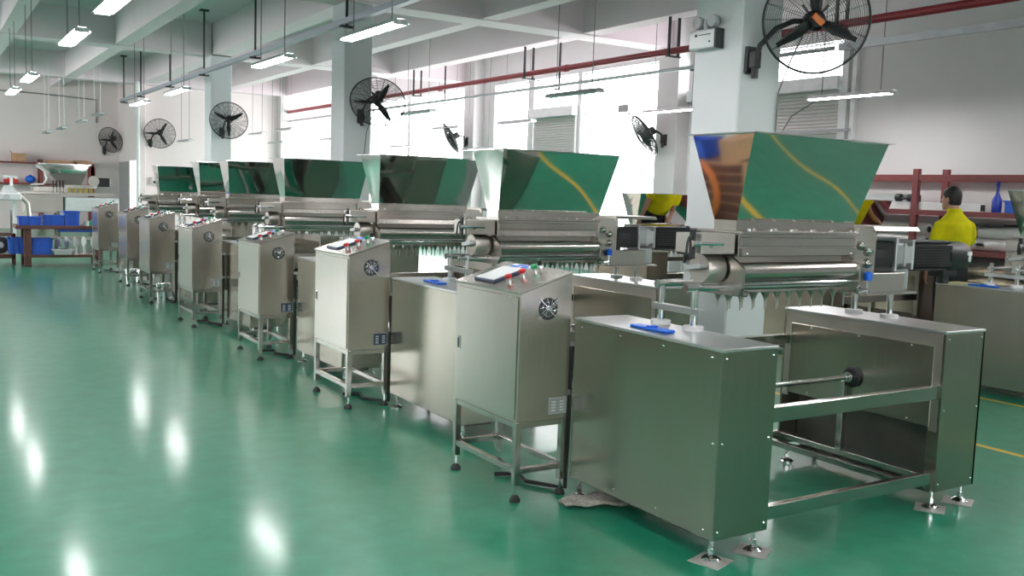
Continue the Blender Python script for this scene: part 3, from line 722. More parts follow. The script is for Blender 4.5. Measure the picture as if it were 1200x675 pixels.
def ragf(u, v):
    a = u*.46; x = -.17+a; w = .055+.035*math.sin(PI*u*.9)
    return (x, (v-.5)*2*w+.10*(u-.5)**2+.03*math.sin(u*5), .012+.008*math.sin(u*17+v*5)+.012*math.sin(v*9)*u+.02*u*u)
rg = MB().grid(ragf, 22, 8).build('floor_rag', 'rag', None, (3.03, 3.93, .016), -.25)
sd = rg.modifiers.new('thick', 'SOLIDIFY'); sd.thickness = .012
tag(rg, 'crumpled grey rag on the floor half under the nearest housing', 'rag')

# ------------------------------------------------------------------ control cabinets
def make_cabinet():
    r = thing('control_cabinet', '', 'control cabinet')
    D, Wd, zb, zf, zk = .331, .70, .433, 1.128, 1.231
    b = MB(); b.prism([(0, zb), (D, zb), (D, zk), (0, zf)], 'Y', 0, Wd)
    bmesh.ops.bevel(b.bm, geom=b.bm.edges[:], offset=.003, segments=1, affect='EDGES', profile=.5)
    body = b.build('cabinet_body', 'cab_steel', r)
    sl = math.atan2(zk-zf, D); L = math.hypot(zk-zf, D)
    # sloping console: own frame, x along the slope
    con = MB().box(-.012, L+.004, -.004, Wd+.004, 0, .010, .002).build('console_plate', 'cab_steel', r, (0, 0, zf)); con.rotation_euler = (0, -sl, 0)
    sc_ = MB().box(.045, .262, .345, .565, .010, .024, .003).build('screen_frame', 'dark_label', con)
    MB().box(.056, .252, .355, .555, .024, .026).build('screen', 'screen', sc_)
    kp = MB().box(.283, .335, .36, .57, .010, .013).build('keypad', 'screen', con)
    MB().box(.287, .307, .37, .44, .013, .015).box(.31, .33, .40, .50, .013, .015).box(.287, .307, .47, .56, .013, .015).build('keypad_print', 'blue', kp)
    for x, mt in ((.098, 'red'), (.192, 'red'), (.275, 'green_btn')):
        bb = MB().lathe([(.018, .010), (.018, .022), (.014, .024), (.014, .030)], (x, .262, 0), 14).build('button_collar', 'chrome', con)
        MB().lathe([(.012, .030), (.020, .036), (.021, .050), (.015, .055)], (x, .262, -.004), 16).build('red_button' if mt == 'red' else 'green_button', mt, bb)
    kk = MB().lathe([(.018, .010), (.018, .022), (.014, .030)], (.325, .28, 0), 14).build('switch_collar', 'chrome', con)
    MB().box(.313, .337, .275, .285, .030, .058, .003).build('selector_switch', 'black', kk)
    d = MB().box(-.006, 0, .018, Wd-.018, zb+.014, zf-.022, .002).build('door', 'cab_steel', r)
    MB().box(-.010, -.006, Wd-.075, Wd-.04, .735, .815, .004).build('door_handle', 'chrome', d)
    MB().box(-.013, -.010, Wd-.064, Wd-.051, .748, .802, .002).build('latch', 'black', d)
    # cooling fan on the side facing along the row
    cx, cz = .178, 1.042
    f = MB().lathe([(.060, 0), (.060, -.003), (.054, -.004)], (cx, 0, cz), 30, 'Y').build('vent_disc', 'ink', r)
    g = MB()
    for k in range(10):
        a = 2*PI*k/10+.2; g.bar((cx+.022*math.cos(a), -.006, cz+.022*math.sin(a)), (cx+.057*math.cos(a+.35), -.006, cz+.057*math.sin(a+.35)), .003, .0035)
    g.tube([(cx+.040*math.cos(t), -.007, cz+.040*math.sin(t)) for t in (2*PI*i/24 for i in range(24))], .0018, 5, True)
    g.lathe([(.021, -.004), (.019, -.009), (.01, -.010)], (cx, 0, cz), 16, 'Y')
    for k in range(4):
        a = PI/4+k*PI/2; g.bar((cx+.018*math.cos(a), -.008, cz+.018*math.sin(a)), (cx+.080*math.cos(a), -.004, cz+.080*math.sin(a)), .005, .004)
    g.build('finger_guard', 'chrome', f)
    p = MB().box(.205, .318, -.003, 0, .463, .553, .001).build('rating_plate', 'label', r)
    for c0 in (.222, .275):
        pr = MB()
        for q in range(4): pr.box(c0, c0+.026, -.004, -.003, .478+q*.016, .486+q*.016)
        pr.build('plate_print', 'white_ink', p)
    MB().box(.205, .318, -.0036, -.003, .551, .553).box(.205, .318, -.0036, -.003, .463, .465).box(.205, .207, -.0036, -.003, .463, .553).box(.316, .318, -.0036, -.003, .463, .553).build('plate_border', 'white_ink', p)
    # stand
    st = .036
    for x in (0, D-st):
        for y in (0, Wd-st):
            lg = MB().box(x, x+st, y, y+st, .088, zb, .002).build('leg', 'frame_steel', r)
            MB().cyl((x+st/2, y+st/2, .03), (x+st/2, y+st/2, .10), .008, seg=8).build('foot_stem', 'chrome', lg)
            MB().lathe([(.030, 0), (.030, .012), (.022, .026), (.012, .036)], (x+st/2, y+st/2, 0), 16).build('rubber_foot', 'rubber', lg)
    for z0, z1 in ((.150, .182), (.400, .432)):
        for y in (0, Wd-st): MB().box(st, D-st, y+.003, y+st-.003, z0, z1, .002).build('rail', 'frame_steel', r)
        for x in (0, D-st): MB().box(x+.003, x+st-.003, st, Wd-st, z0, z1, .002).build('rail', 'frame_steel', r)
    # supply hose down the back corner
    MB().tube([(.345, .012, .86), (.35, .010, .6), (.348, .012, .3), (.35, .02, .03), (.32, .12, .016), (.24, .25, .016), (.28, .4, .016), (.15, .45, .016)], .012, 8).build('cable_hose', 'rubber', r)
    for z in (.56, .83): MB().box(.332, .362, .0, .03, z, z+.028).build('hose_clip', 'alu', r)
    return r
CABS = [(2.676, 4.168, 'nearest control cabinet on legs beside the second machine, full side and door in view'), (2.690, 6.55, 'second control cabinet from the front, red buttons on its bright console'),
        (2.70, 8.74, 'third control cabinet from the front of the row'), (2.635, 11.02, 'fourth control cabinet from the front, beside the fourth machine'),
        (2.635, 13.39, 'fifth control cabinet from the front, third from the far end'), (2.75, 15.69, 'sixth control cabinet, next to last at the far end'), (2.68, 17.97, 'farthest control cabinet, beside the brown workbench')]
c0 = None
for i, (x, y, lab) in enumerate(CABS):
    o = make_cabinet() if c0 is None else copy_tree(c0); c0 = c0 or o
    o.location = (x, y, 0); o['label'] = lab; o['group'] = 'control cabinets in front of the machine row'
    if i in (1, 2):
        o.scale = (1, 1, 1.02 if i == 1 else .975)
        for ch in list(o.children):
            if ch.name.startswith('rating_plate'):
                nm = ch.data.copy(); ch.data = nm; nm.materials.clear(); nm.materials.append(M['dark_label'])
# ------------------------------------------------------------------ storage rack on the right wall
r = thing('storage_rack', 'long red brown steel storage rack along the plain right wall', 'rack', (11.9, 0, 0))
RY0, RY1 = 4.2, 12.0
for y in (4.25, 8.36, 11.9):
    for x in (0, .68): MB().box(x-.035, x+.035, y-.045, y+.045, 0, 2.19 if x == 0 else 2.21, .004).build('post', 'rack_red', r)
for z0, z1 in ((2.03, 2.11),):
    for x in (0, .68): MB().box(x-.025, x+.025, RY0, RY1, z0, z1, .003).build('beam', 'rack_red', r)
for z in (1.62, 1.10, .62, .15):
    MB().box(-.03, .72, RY0, RY1, z-.07, z-.0, .003).build('shelf', 'rack_red', r)
def cyl_thing(name, mat, p0, p1, rad, label, cat, group, ends=None):
    c = Vector(((p0[0]+p1[0])/2, (p0[1]+p1[1])/2, p0[2]-rad))
    o = MB().cyl(Vector(p0)-c, Vector(p1)-c, rad, seg=14).build(name, mat, None, c)
    if ends: 
        d = (Vector(p1)-Vector(p0)).normalized()
        MB().cyl(Vector(p1)-c, Vector(p1)-c+d*.006, rad*.55, seg=10).cyl(Vector(p0)-c-d*.006, Vector(p0)-c, rad*.55, seg=10).build('core', ends, o)
    return tag(o, label, cat, group)
# tubes / profiles on the top shelf
for i, (ya, yb, x, z, lab) in enumerate(((7.4, 9.9, .08, 0, 'long white boxed profile on the upper rack shelf, in front'), (8.5, 10.8, .25, 0, 'long white boxed profile behind the front one on the upper shelf'), (8.45, 10.6, .2, .11, 'white boxed profile lying on top of the others'))):
    t = MB().box(11.9+x-.06, 11.9+x+.06, ya, yb, 1.62+z, 1.73+z-.002, .006).build('boxed_profile', 'white_plastic'); tag(t, lab, 'boxed profile', 'white profiles on the upper rack shelf')
    MB().box(11.9+x-.05, 11.9+x+.05, ya-.004, ya, 1.63+z, 1.715+z).build('end_flap', 'ink', t)
b = thing('spray_bottle', 'dark blue spray bottle on the upper rack shelf beside the blue bin', 'bottle', (11.98, 7.21, 1.62))
MB().lathe([(.055, 0), (.062, .02), (.062, .16), (.035, .22), (.018, .26), (.018, .34)], (0, 0, 0), 16).build('body', 'bottle_blue', b)
MB().lathe([(.022, .34), (.024, .38), (.014, .40), (.011, .46), (.005, .48)], (0, 0, 0), 12).build('nozzle_cap', 'bottle_blue', b)
def bin_box(name, mat, lab, cat, group, x, y, z, lx, ly, h, rz=0):
    r = thing(name, lab, cat, (x, y, z), rz, group)
    t = .012; a, c = lx/2, ly/2
    m_ = MB().box(-a*.92, a*.92, -c*.92, c*.92, 0, t)
    for s in (-1, 1):
        m_.prism([(s*c*.92, 0), (s*c*.92-s*t, 0), (s*c-s*t, h), (s*c, h)], 'X', -a*.96, a*.96)
        m_.prism([(s*a*.92, 0), (s*a*.92-s*t, 0), (s*a-s*t, h), (s*a, h)], 'Y', -c*.96, c*.96)
    m_.build('tub', mat, r)
    q = MB()
    for s in (-1, 1):
        q.box(-a-.012, a+.012, s*c-.012, s*c+.012, h-.02, h).box(s*a-.012, s*a+.012, -c-.012, c+.012, h-.02, h)
    for s in (-1, 1):
        for k in (-1, 0, 1): q.box(k*a*.6-.008, k*a*.6+.008, s*c-.006, s*c+.006, .02, h-.02)
    q.build('bin_rim', mat, r)
    return r
bin_box('storage_bin', 'bin_blue', 'blue bin on the upper rack shelf at the right', 'bin', None, 12.02, 6.82, 1.62, .30, .46, .16)
tag(MB().lathe([(.02, 0), (.035, .01), (.035, .14), (.016, .2), (.016, .26)], (0, 0, 0), 10).build('slim_bottle', 'bottle_blue', None, (12.1, 6.48, 1.62)), 'slim dark bottle behind the blue bin on the rack', 'bottle')
kn = MB().cyl((0, -.09, .05), (0, .09, .05), .018, seg=10).cyl((0, -.13, .06), (0, -.06, .06), .055, seg=14).cyl((0, .06, .06), (0, .13, .06), .055, seg=14)
tag(kn.build('tape_roller', 'black', None, (11.93, 8.55, 1.725)), 'small dark double wheel on the white profile beside the red post', 'roller')
# rolls on the middle shelf, sacks below
n = 0
for y, rows in ((10.4, 2), (9.5, 2), (8.65, 2), (7.75, 1), (7.05, 2), (6.15, 2), (5.2, 2)):
    for k in range(rows):
        n += 1
        cyl_thing('film_roll', 'film', (12.05+.03*(k % 2), y-.42, 1.10+.085+.166*k), (12.05+.03*(k % 2), y+.40, 1.10+.085+.166*k), .083, 'white film roll on the middle shelf of the red rack', 'roll', 'white film rolls on the middle rack shelf', 'ink')
for i, (y, z, s) in enumerate(((7.95, .62, 1), (7.9, .76, .9), (7.2, .62, 1), (7.25, .76, .95), (6.5, .62, 1), (6.4, .76, .9), (8.8, .62, 1))):
    sk = MB(); rr = random.Random(i)
    sk.loft([((0, -.34+.68*t/8, .07), ((.20+.03*rr.random())*math.sin(PI*min(.93, max(.07, t/8)))**.35*s, 0, 0), (0, 0, .072*math.sin(PI*min(.93, max(.07, t/8)))**.5)) for t in range(9)], 14)
    tag(sk.build('sack', 'sack', None, (12.1, y, z)), 'beige filled sack on the low shelf of the red rack', 'sack', 'beige sacks on the low rack shelf')
tag(MB().box(-.2, .2, -.25, .25, 0, .03, .005).build('dark_tray', 'black', None, (12.1, 7.3, 1.436)), 'flat dark tray stuck under the upper rack shelf', 'tray')

# ------------------------------------------------------------------ worker
def ring(c, rx, ry, az=0.0, tilt=(0, 0)):
    ca, sa = math.cos(az), math.sin(az)
    return (c, (rx*ca, rx*sa, tilt[0]), (-ry*sa, ry*ca, tilt[1]))
def limb(m_, pts, seg=12):
    """pts: (point, radius) chain"""
    V = [Vector(p) for p, _ in pts]; rings = []
    for i, (p, r) in enumerate(pts):
        t = (V[min(i+1, len(V)-1)]-V[max(i-1, 0)]).normalized(); a = t.cross(Vector((0, 1, .13))).normalized(); b = t.cross(a)
        rings.append((p, a*r, b*r))
    m_.loft(rings, seg)
# local frame: faces +Y, left side is -X, feet at z=0, height 1.80
PX, PY = 9.98, 6.48
person = MB()
# torso core, neck, head
person.loft([((0, 0, .88), (.15, 0, 0), (0, .10, 0)), ((0, 0, 1.0), (.155, 0, 0), (0, .105, 0)), ((0, .01, 1.2), (.15, 0, 0), (0, .10, 0)), ((0, .02, 1.38), (.155, 0, 0), (0, .10, 0)), ((0, .01, 1.45), (.12, 0, 0), (0, .08, 0)), ((0, .02, 1.51), (.075, 0, 0), (0, .06, 0))], 18)
limb(person, [((0, .02, 1.48), .062), ((-.005, .035, 1.56), .058), ((-.01, .055, 1.63), .060)])
hc = Vector((-.02, .075, 1.70)); fa = math.radians(118)      # the head looks further left than the body
hd = Vector((math.cos(fa), math.sin(fa), 0)); hs = Vector((hd.y, -hd.x, 0))
def hp(f, s_, z): return hc + hd*f + hs*s_ + Vector((0, 0, z))
hr = []
for z, fw, sd_, off in ((-.125, .035, .03, .055), (-.10, .062, .052, .030), (-.06, .082, .065, .012), (-.01, .093, .073, .0), (.04, .096, .076, -.004), (.08, .083, .068, -.008), (.108, .050, .044, -.012), (.118, .018, .016, -.014)):
    hr.append((hp(off, 0, z), hs*sd_, hd*fw))
person.loft(hr, 18)
person.cyl(hp(.085, 0, .012), hp(.112, 0, -.025), .010, .016, 10).sphere(hp(.105, 0, -.028), .016, 10)
person.sphere(hp(.088, 0, -.072), .020, 10, (1.2, 1.2, .5)).sphere(hp(.080, 0, -.105), .022, 10)
for s_ in (-1, 1): person.sphere(hp(-.008, s_*.078, -.015), .028, 10, (.7, .7, 1.15))
# arms: left hangs forward, right bent to the front
LA = [((-.165, .0, 1.40), .052), ((-.195, -.005, 1.31), .048), ((-.215, .0, 1.18), .042), ((-.222, .03, 1.10), .038), ((-.230, .07, .98), .033), ((-.235, .10, .885), .026)]
RA = [((.165, .0, 1.40), .052), ((.19, .02, 1.31), .048), ((.20, .05, 1.18), .042), ((.20, .11, 1.10), .038), ((.15, .22, 1.08), .033), ((.11, .31, 1.09), .026)]
limb(person, LA); limb(person, RA)
def hand(m_, w, d, side, up):
    """w wrist, d direction of the fingers, side towards the thumb, up back of the hand"""
    w, d, side, up = Vector(w), Vector(d).normalized(), Vector(side).normalized(), Vector(up).normalized()
    m_.loft([(w-d*.015, side*.026, up*.020), (w+d*.03, side*.038, up*.017), (w+d*.065, side*.042, up*.015), (w+d*.09, side*.040, up*.012)], 12)
    for k, (o, L) in enumerate(((.030, .068), (.010, .078), (-.011, .072), (-.031, .056))):
        b = w+d*.082+side*o; q = [(b, .0095), (b+d*L*.4-up*.006, .009), (b+d*L*.72-up*.022, .008), (b+d*L*.88-up*.042, .0065)]
        m_.tube([p for p, _ in q], [r_ for _, r_ in q], 8)
    b = w+d*.025+side*.032
    m_.tube([b, b+side*.022+d*.025-up*.006, b+side*.026+d*.052-up*.016, b+side*.02+d*.07-up*.022], [.012, .0115, .010, .007], 8)
hand(person, (-.235, .10, .885), (.03, .25, -1), (.25, 1, .2), (-1, .15, 0))
hand(person, (.11, .31, 1.09), (-.55, .8, .05), (-.7, -.5, .5), (.1, 0, 1))
for s_ in (-1, 1):
    limb(person, [((s_*.085, 0, .92), .088), ((s_*.092, .01, .72), .078), ((s_*.095, .015, .50), .056), ((s_*.097, -.005, .34), .052), ((s_*.10, -.01, .12), .038), ((s_*.10, -.01, .05), .036)])
    person.loft([((s_*.10, -.06, .04), (.034, 0, 0), (0, 0, .035)), ((s_*.102, .02, .045), (.040, 0, 0), (0, 0, .04)), ((s_*.108, .12, .03), (.042, 0, 0), (0, 0, .026)), ((s_*.108, .18, .025), (.028, 0, 0), (0, 0, .018))], 12)
prot = -math.radians(27)
person = person.build('person', 'skin', None, (PX, PY, 0), prot, voxel=.0075)
person.scale = (1.04, 1.04, 1.04)
tag(person, 'worker in a yellow polo shirt and dark trousers, seen from behind', 'person')
sh = MB()
sh.loft([((.0, 0, .99), (.185, 0, 0), (0, .132, 0)), ((0, 0, 1.06), (.188, 0, 0), (0, .134, 0)), ((0, 0, 1.18), (.186, 0, 0), (0, .130, 0)), ((0, .005, 1.32), (.190, 0, 0), (0, .138, 0)), ((0, .01, 1.41), (.190, 0, 0), (0, .130, 0)), ((0, .01, 1.46), (.165, 0, 0), (0, .110, 0)), ((0, .012, 1.51), (.115, 0, 0), (0, .09, 0)), ((0, .02, 1.545), (.082, 0, 0), (0, .078, 0)), ((-.002, .024, 1.575), (.072, 0, 0), (0, .072, 0))], 24)
limb(sh, [((-.11, .0, 1.42), .07), ((-.165, .0, 1.395), .072), ((-.195, -.003, 1.31), .070), ((-.212, -.002, 1.21), .068)])
limb(sh, [((.11, .0, 1.42), .07), ((.165, .005, 1.395), .072), ((.192, .018, 1.31), .070), ((.20, .04, 1.22), .068)])
sh.build('shirt', 'shirt', person, voxel=.011)
MB().loft([((0, .02, 1.548), (.082, 0, 0), (0, .080, 0)), ((-.003, .026, 1.590), (.075, 0, 0), (0, .073, 0))], 20).build('collar', 'shirt', person)
tr = MB()
tr.loft([((0, 0, 1.03), (.165, 0, 0), (0, .115, 0)), ((0, 0, .95), (.175, 0, 0), (0, .122, 0)), ((0, 0, .86), (.180, 0, 0), (0, .125, 0)), ((0, 0, .80), (.165, 0, 0), (0, .11, 0))], 20)
for s_ in (-1, 1):
    limb(tr, [((s_*.085, 0, .88), .098), ((s_*.093, .01, .70), .090), ((s_*.097, .015, .50), .074), ((s_*.098, 0, .32), .066), ((s_*.10, -.005, .09), .060)])
tr.build('trousers', 'trousers', person, voxel=.012)
for s_ in (-1, 1):
    MB().loft([((s_*.10, -.085, .045), (.036, 0, 0), (0, 0, .044)), ((s_*.102, -.02, .055), (.045, 0, 0), (0, 0, .054)), ((s_*.106, .08, .045), (.050, 0, 0), (0, 0, .044)), ((s_*.11, .17, .034), (.046, 0, 0), (0, 0, .033)), ((s_*.11, .205, .028), (.028, 0, 0), (0, 0, .022))], 14).build('shoe', 'rubber', person)
hm = MB(); hr = []
for z, fw, sd_, off in ((-.075, .052, .066, -.050), (-.05, .070, .076, -.036), (.0, .088, .086, -.024), (.04, .103, .089, -.010), (.08, .094, .081, -.010), (.113, .066, .058, -.014), (.132, .028, .026, -.016)):
    hr.append((hp(off, 0, z), hs*sd_, hd*fw))
hm.loft(hr, 20)
hm.build('hair', 'hair', person, voxel=.008)

w2 = copy_tree(person); w2.location = (9.56, 9.86, 0); w2.rotation_euler = (0, 0, math.radians(20))
w2['label'] = 'second worker in a yellow shirt, mirrored in the hopper left of the nearest column'

# clutter along the left aisle, seen mirrored in the ends of the hoppers
ct = thing('wooden_crate', 'brown wooden crate by the left aisle, mirrored in the nearest hopper end', 'crate', (-1.9, 9.0, 0), .1)
for k in range(6): MB().box(-.6, .6, -.9, .9, .02+.13*k, .13+.13*k, .004).build('plank', 'bench', ct)
for s in (-1, 1): MB().box(s*.55-.04, s*.55+.04, -.93, .93, 0, .80, .004).build('batten', 'carton', ct)
hs_ = MB()
for k in range(3): hs_.tube([(.03*k, .42*math.cos(a), .44+.40*math.sin(a)) for a in (2*PI*i/32 for i in range(32))], .028, 8, True)
tag(hs_.build('hose_coil', 'orange', None, (-1.22, 9.1, .0), .1), 'orange hose coil leaning on the wooden crate by the left aisle', 'hose')
tag(MB().tube([(0, 0, 0), (.02, .1, .4), (-.03, .05, .9), (.04, -.05, 1.5), (-.3, -.1, 1.6)], .035, 10).build('blue_hose', 'blue', None, (-1.05, 8.85, .02)), 'blue hose standing beside the orange coil by the left aisle', 'hose')
bin_box('parts_bin', 'bin_blue', 'blue bin on the wooden crate by the left aisle', 'bin', None, -1.7, 9.4, .80, .4, .5, .25)
for i, (x, y, z) in enumerate(((-1.9, 8.6, .80), (-1.5, 8.45, .80), (-1.9, 8.65, 1.1))):
    tag(MB().box(-.2, .2, -.2, .2, 0, .295, .01).build('carton_box', 'carton' if i else 'white_plastic', None, (x, y, z), .2*i), ('white carton at the front of the wooden crate', 'brown carton at the aisle edge of the wooden crate', 'brown carton stacked on the white carton of the wooden crate')[i], 'carton')

# ------------------------------------------------------------------ workbench at the far left
wb_ = thing('workbench', 'brown steel workbench with a lower shelf at the far left', 'workbench', (2.22, 19.75, 0))
MB().box(-.72, .80, -.32, .42, .70, .765, .006).build('bench_top', 'bench', wb_)
for x in (-.52, .70):
    for y in (-.22, .34): MB().box(x-.06, x+.06, y-.05, y+.05, 0, .70, .004).build('leg', 'bench', wb_)
MB().box(-.58, .76, -.28, .40, .17, .22, .004).build('lower_shelf', 'bench', wb_)
G = 'blue bins around the workbench'
bin_box('parts_bin', 'bin_blue', 'blue bin at the left end of the workbench top', 'bin', G, 1.74, 19.62, .765, .38, .34, .16)
bin_box('parts_bin', 'bin_blue', 'lighter blue bin in the middle of the workbench top', 'bin', G, 2.14, 19.66, .765, .36, .34, .19)
bin_box('parts_bin', 'bin_blue', 'tallest blue bin right of centre on the workbench top', 'bin', G, 2.45, 19.64, .765, .26, .32, .27)
bin_box('parts_bin', 'bin_blue', 'blue bin under the workbench left of its leg', 'bin', G, 1.56, 19.95, .22, .30, .40, .30)
bin_box('parts_bin', 'bin_blue', 'blue bin under the workbench right of its leg', 'bin', G, 1.95, 19.72, .22, .34, .40, .30)
tag(MB().box(-.34, .34, -.04, .04, .0, .05, .01).build('blue_bar', 'bin_blue', None, (2.55, 19.50, .65)), 'blue bar hanging under the front edge of the workbench', 'bar')
for i in range(5):
    c = thing('cast_bracket', 'grey fan shaped metal casting on the workbench lower shelf', 'casting', (2.22+.15*i, 19.55+.05*(i % 2), .22), .3, 'metal castings on the workbench shelf')
    MB().lathe([(.03, -.015), (.10, -.01), (.10, .01), (.03, .015)], (0, 0, .24), 14, 'X').build('disc', 'alu', c)
    MB().bar((0, 0, .20), (0, -.02, .0), .03, .05).box(-.05, .05, -.06, .06, 0, .02).build('stem', 'alu', c)
tag(MB().box(-.15, .15, -.10, .10, 0, .11, .01).box(-.19, .19, -.12, .12, .08, .11, .005).build('casting_box', 'alu', None, (2.28, 19.53, .22)), 'pale metal block in front of the castings under the workbench', 'block')
cl = MB().bar((2.62, 19.6, .775), (2.86, 19.65, .86), .05, .03).cyl((2.70, 19.5, .765), (2.70, 19.5, .85), .05, seg=12)
tag(cl.build('hand_tool', 'alu'), 'grey metal tool lying among clutter at the right of the workbench', 'tool')
tag(MB().box(-.05, .05, -.05, .05, 0, .08, .01).cyl((0, 0, .08), (0, 0, .11), .02, seg=10).build('green_can', 'green_btn', None, (2.78, 19.52, .765)), 'small green can at the right end of the workbench', 'can')
tag(MB().lathe([(.05, 0), (.055, .02), (.05, .13), (.02, .17)], (0, 0, 0), 12).build('red_can', 'red', None, (2.90, 19.58, .765)), 'small red can at the right end of the workbench', 'can')
cr = thing('steel_crate', 'dark brown steel crate on the floor at the left edge', 'crate', (1.30, 20.2, 0))
m_ = MB()
for x in (-.22, .22):
    for y in (-.2, .2): m_.box(x-.02, x+.02, y-.02, y+.02, 0, .58)
for z in (.14, .56):
    for y in (-.2, .2): m_.box(-.24, .24, y-.02, y+.02, z-.02, z+.02)
    for x in (-.22, .22): m_.box(x-.02, x+.02, -.2, .2, z-.02, z+.02)
m_.build('crate_frame', 'bench', cr); MB().box(-.2, .2, -.18, .18, .16, .19).build('crate_floor', 'bench', cr)
MB().lathe([(.13, -.04), (.16, -.02), (.16, .02), (.13, .04)], (0, -.02, .36), 18, 'Y').build('wheel', 'ink', cr)
MB().lathe([(.05, -.06), (.06, -.05), (.06, .05)], (0, -.02, .36), 12, 'Y').build('wheel_hub', 'alu', cr)
for x, y, lab in ((2.87, 15.95, 'shiny steel bucket under the sixth control cabinet'), (2.86, 13.6, 'shiny steel bucket under the fifth control cabinet')):
    b = thing('steel_bucket', lab, 'bucket', (x, y, 0), 0, 'steel buckets under the far cabinets')
    MB().lathe([(.085, 0), (.105, .25), (.10, .25), (.082, .008)], (0, 0, 0), 20).build('pail', 'chrome', b)
    MB().tube([(-.105, 0, .24), (-.08, -.06, .14), (0, -.108, .10), (.08, -.06, .14), (.105, 0, .24)], .004, 6).build('bail_handle', 'chrome', b)

# ------------------------------------------------------------------ older machine behind the bench
om = thing('older_machine', 'older long machine with a dark hopper and white conveyor behind the workbench', 'machine', (2.9, 24.0, 0))
MB().prism([(-.58, 1.955), (.48, 1.965), (.37, 1.77), (-.35, 1.755)], 'Y', -.25, .25).build('hopper', 'mirror', om)
MB().box(-.60, .50, -.28, .28, 1.955, 1.975).build('hopper_rim', 'chrome', om)
MB().prism([(-.35, 1.755), (.40, 1.765), (.30, 1.5), (-.10, 1.5)], 'Y', -.2, .2).build('lower_hopper', 'interior', om)
MB().box(-.16, .62, -.24, .24, 1.43, 1.50).build('manifold', 'machined', om)
for k in range(6): MB().box(-.12+k*.115, -.05+k*.115, -.26, -.18, 1.33, 1.43).build('valve_block', 'yellowish', om)
d = MB().lathe([(.12, -.02), (.125, 0), (.12, .02)], (.54, -.30, 1.60), 24, 'Y').build('gear_cover', 'plate_steel', om)
MB().box(.66, .92, -.2, .1, 1.48, 1.68, .02).build('motor', 'motor_black', om)
MB().box(-.90, -.10, -.3, .3, .86, 1.28, .01).box(-.30, 1.0, -.25, .25, 1.26, 1.33).build('side_cabinet', 'plate_steel', om)
MB().box(-.06, 1.08, -.32, .32, .90, 1.22, .02).build('conveyor_cover', 'white_metal', om)
MB().box(-1.2, -.10, -.35, .35, 1.28, 1.33).box(-.7, .0, -.3, .3, 1.34, 1.44).build('deck', 'machined', om)
MB().tube([(-.64, -.2, 1.92), (-.48, -.25, 1.80), (-.42, -.25, 1.62), (-.5, -.25, 1.5), (-.75, -.2, 1.48)], .022, 8).build('white_hose', 'white_plastic', om)
for k in range(4): MB().cyl((-.30+k*.07, -.28, 1.33), (-.30+k*.07, -.28, 1.60), .022, seg=10).build('air_cylinder', 'motor_black', om)
for x in (-1.1, -.2, .95):
    for y in (-.28, .28): MB().box(x-.03, x+.03, y-.03, y+.03, 0, .9).build('leg', 'frame_steel', om)
MB().box(-1.15, 1.0, -.3, .3, .25, .30).build('base_shelf', 'plate_steel', om)
ws = thing('white_press', 'white enamel machine stand at the left edge behind the workbench', 'machine stand', (1.68, 22.6, 0))
MB().box(.02, .08, -.05, .05, 0, 1.28).box(-.35, -.28, -.05, .05, 0, 1.2).build('stand_leg', 'white_metal', ws)
MB().box(-.42, .18, -.15, .15, 1.15, 1.30, .02).prism([(-.2, 1.3), (.1, 1.3), (.04, 1.46), (-.12, 1.46)], 'Y', -.1, .1).cyl((0, 0, 1.46), (0, 0, 1.62), .03, seg=10).box(-.16, .12, -.03, .03, 1.62, 1.67).build('press_head', 'white_metal', ws)
MB().cyl((-.1, -.17, 1.22), (-.1, -.12, 1.22), .06, seg=16).build('dial', 'alu', ws)
MB().tube([(.1, 0, 1.3), (.3, 0, 1.1), (.33, 0, .7)], .05, 10).build('grey_arm', 'plate_steel', ws)

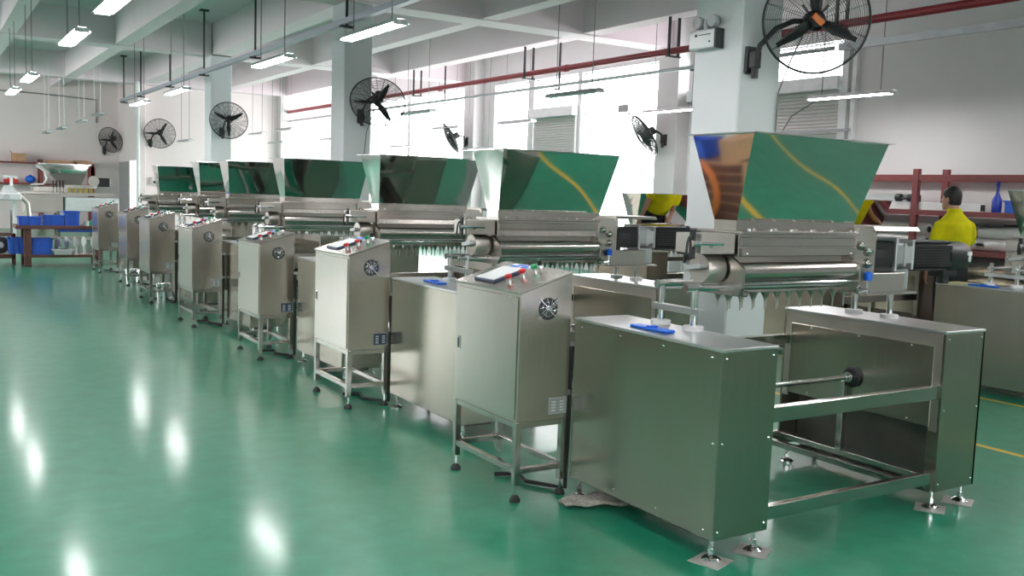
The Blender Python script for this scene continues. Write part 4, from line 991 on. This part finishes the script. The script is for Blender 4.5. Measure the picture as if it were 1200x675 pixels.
# ------------------------------------------------------------------ red shelf on the back wall
bs = thing('steel_shelf', 'dark red steel shelf along the pinkish back wall at the left', 'shelf', (0, 33.85, 0))
for z in (2.12, 1.46): MB().box(.8, 4.9, -.3, .3, z-.05, z, .003).build('shelf_board', 'rack_red', bs)
for x in (.85, 3.35, 4.84):
    for y in (-.27, .27): MB().box(x-.05, x+.05, y-.04, y+.04, 0, 2.22 if x < 4 else 2.13).build('post', 'rack_red', bs)
MB().box(4.70, 4.92, -.31, -.27, 1.45, 2.05).build('end_plate', 'rack_red', bs)
c = thing('carton_box', 'brown carton standing on the red back wall shelf', 'carton', (2.72, 33.8, 2.12))
MB().box(-.19, .19, -.15, .15, 0, .26, .006).build('carton', 'carton', c); MB().prism([(-.19, .26), (-.23, .33), (-.225, .335), (-.18, .265)], 'Y', -.15, .15).build('flap', 'carton', c)
for x, w_, h, lab in ((3.95, .9, .07, 'flat brown carton lying on the red shelf, left one'), (4.55, .55, .09, 'flat brown carton lying on the red shelf, right one')):
    tag(MB().box(-w_/2, w_/2, -.2, .2, 0, h, .006).box(-w_/2+.05, w_/2-.1, -.18, .15, h, h+.02, .004).build('flat_carton', 'carton', None, (x, 33.8, 2.12)), lab, 'carton', 'flat cartons on the red shelf')
tag(MB().sphere((0, 0, .12), .12, 14, (1.3, 1, 1)).cyl((0, 0, .2), (0, 0, .26), .04, seg=10).build('blue_jug', 'blue', None, (3.05, 33.75, 1.46)), 'blue round jug on the lower board of the red wall shelf', 'jug')
tag(MB().box(-.2, .2, -.1, .1, 0, .1, .01).box(-.1, .1, -.08, .08, .1, .2, .01).build('red_toolbox', 'red', None, (2.5, 33.75, 1.46)), 'red toolbox on the lower board of the red wall shelf', 'toolbox')

# ------------------------------------------------------------------ daylight
wd = bpy.data.worlds.new('world'); SC.world = wd; wd.use_nodes = True
bg = wd.node_tree.nodes['Background']; bg.inputs['Color'].default_value = (1.0, .985, .99, 1); bg.inputs['Strength'].default_value = 9.0

vs = SC.view_settings
vs.view_transform = 'Standard'; vs.look = 'None'; vs.gamma = 1.0; vs.use_curve_mapping = False
vs.exposure = 0.5
SC.cycles.max_bounces = 10; SC.cycles.glossy_bounces = 6; SC.cycles.diffuse_bounces = 5; SC.cycles.transparent_max_bounces = 12
SC.cycles.caustics_reflective = False; SC.cycles.caustics_refractive = False
SC.cycles.sample_clamp_indirect = 6.0
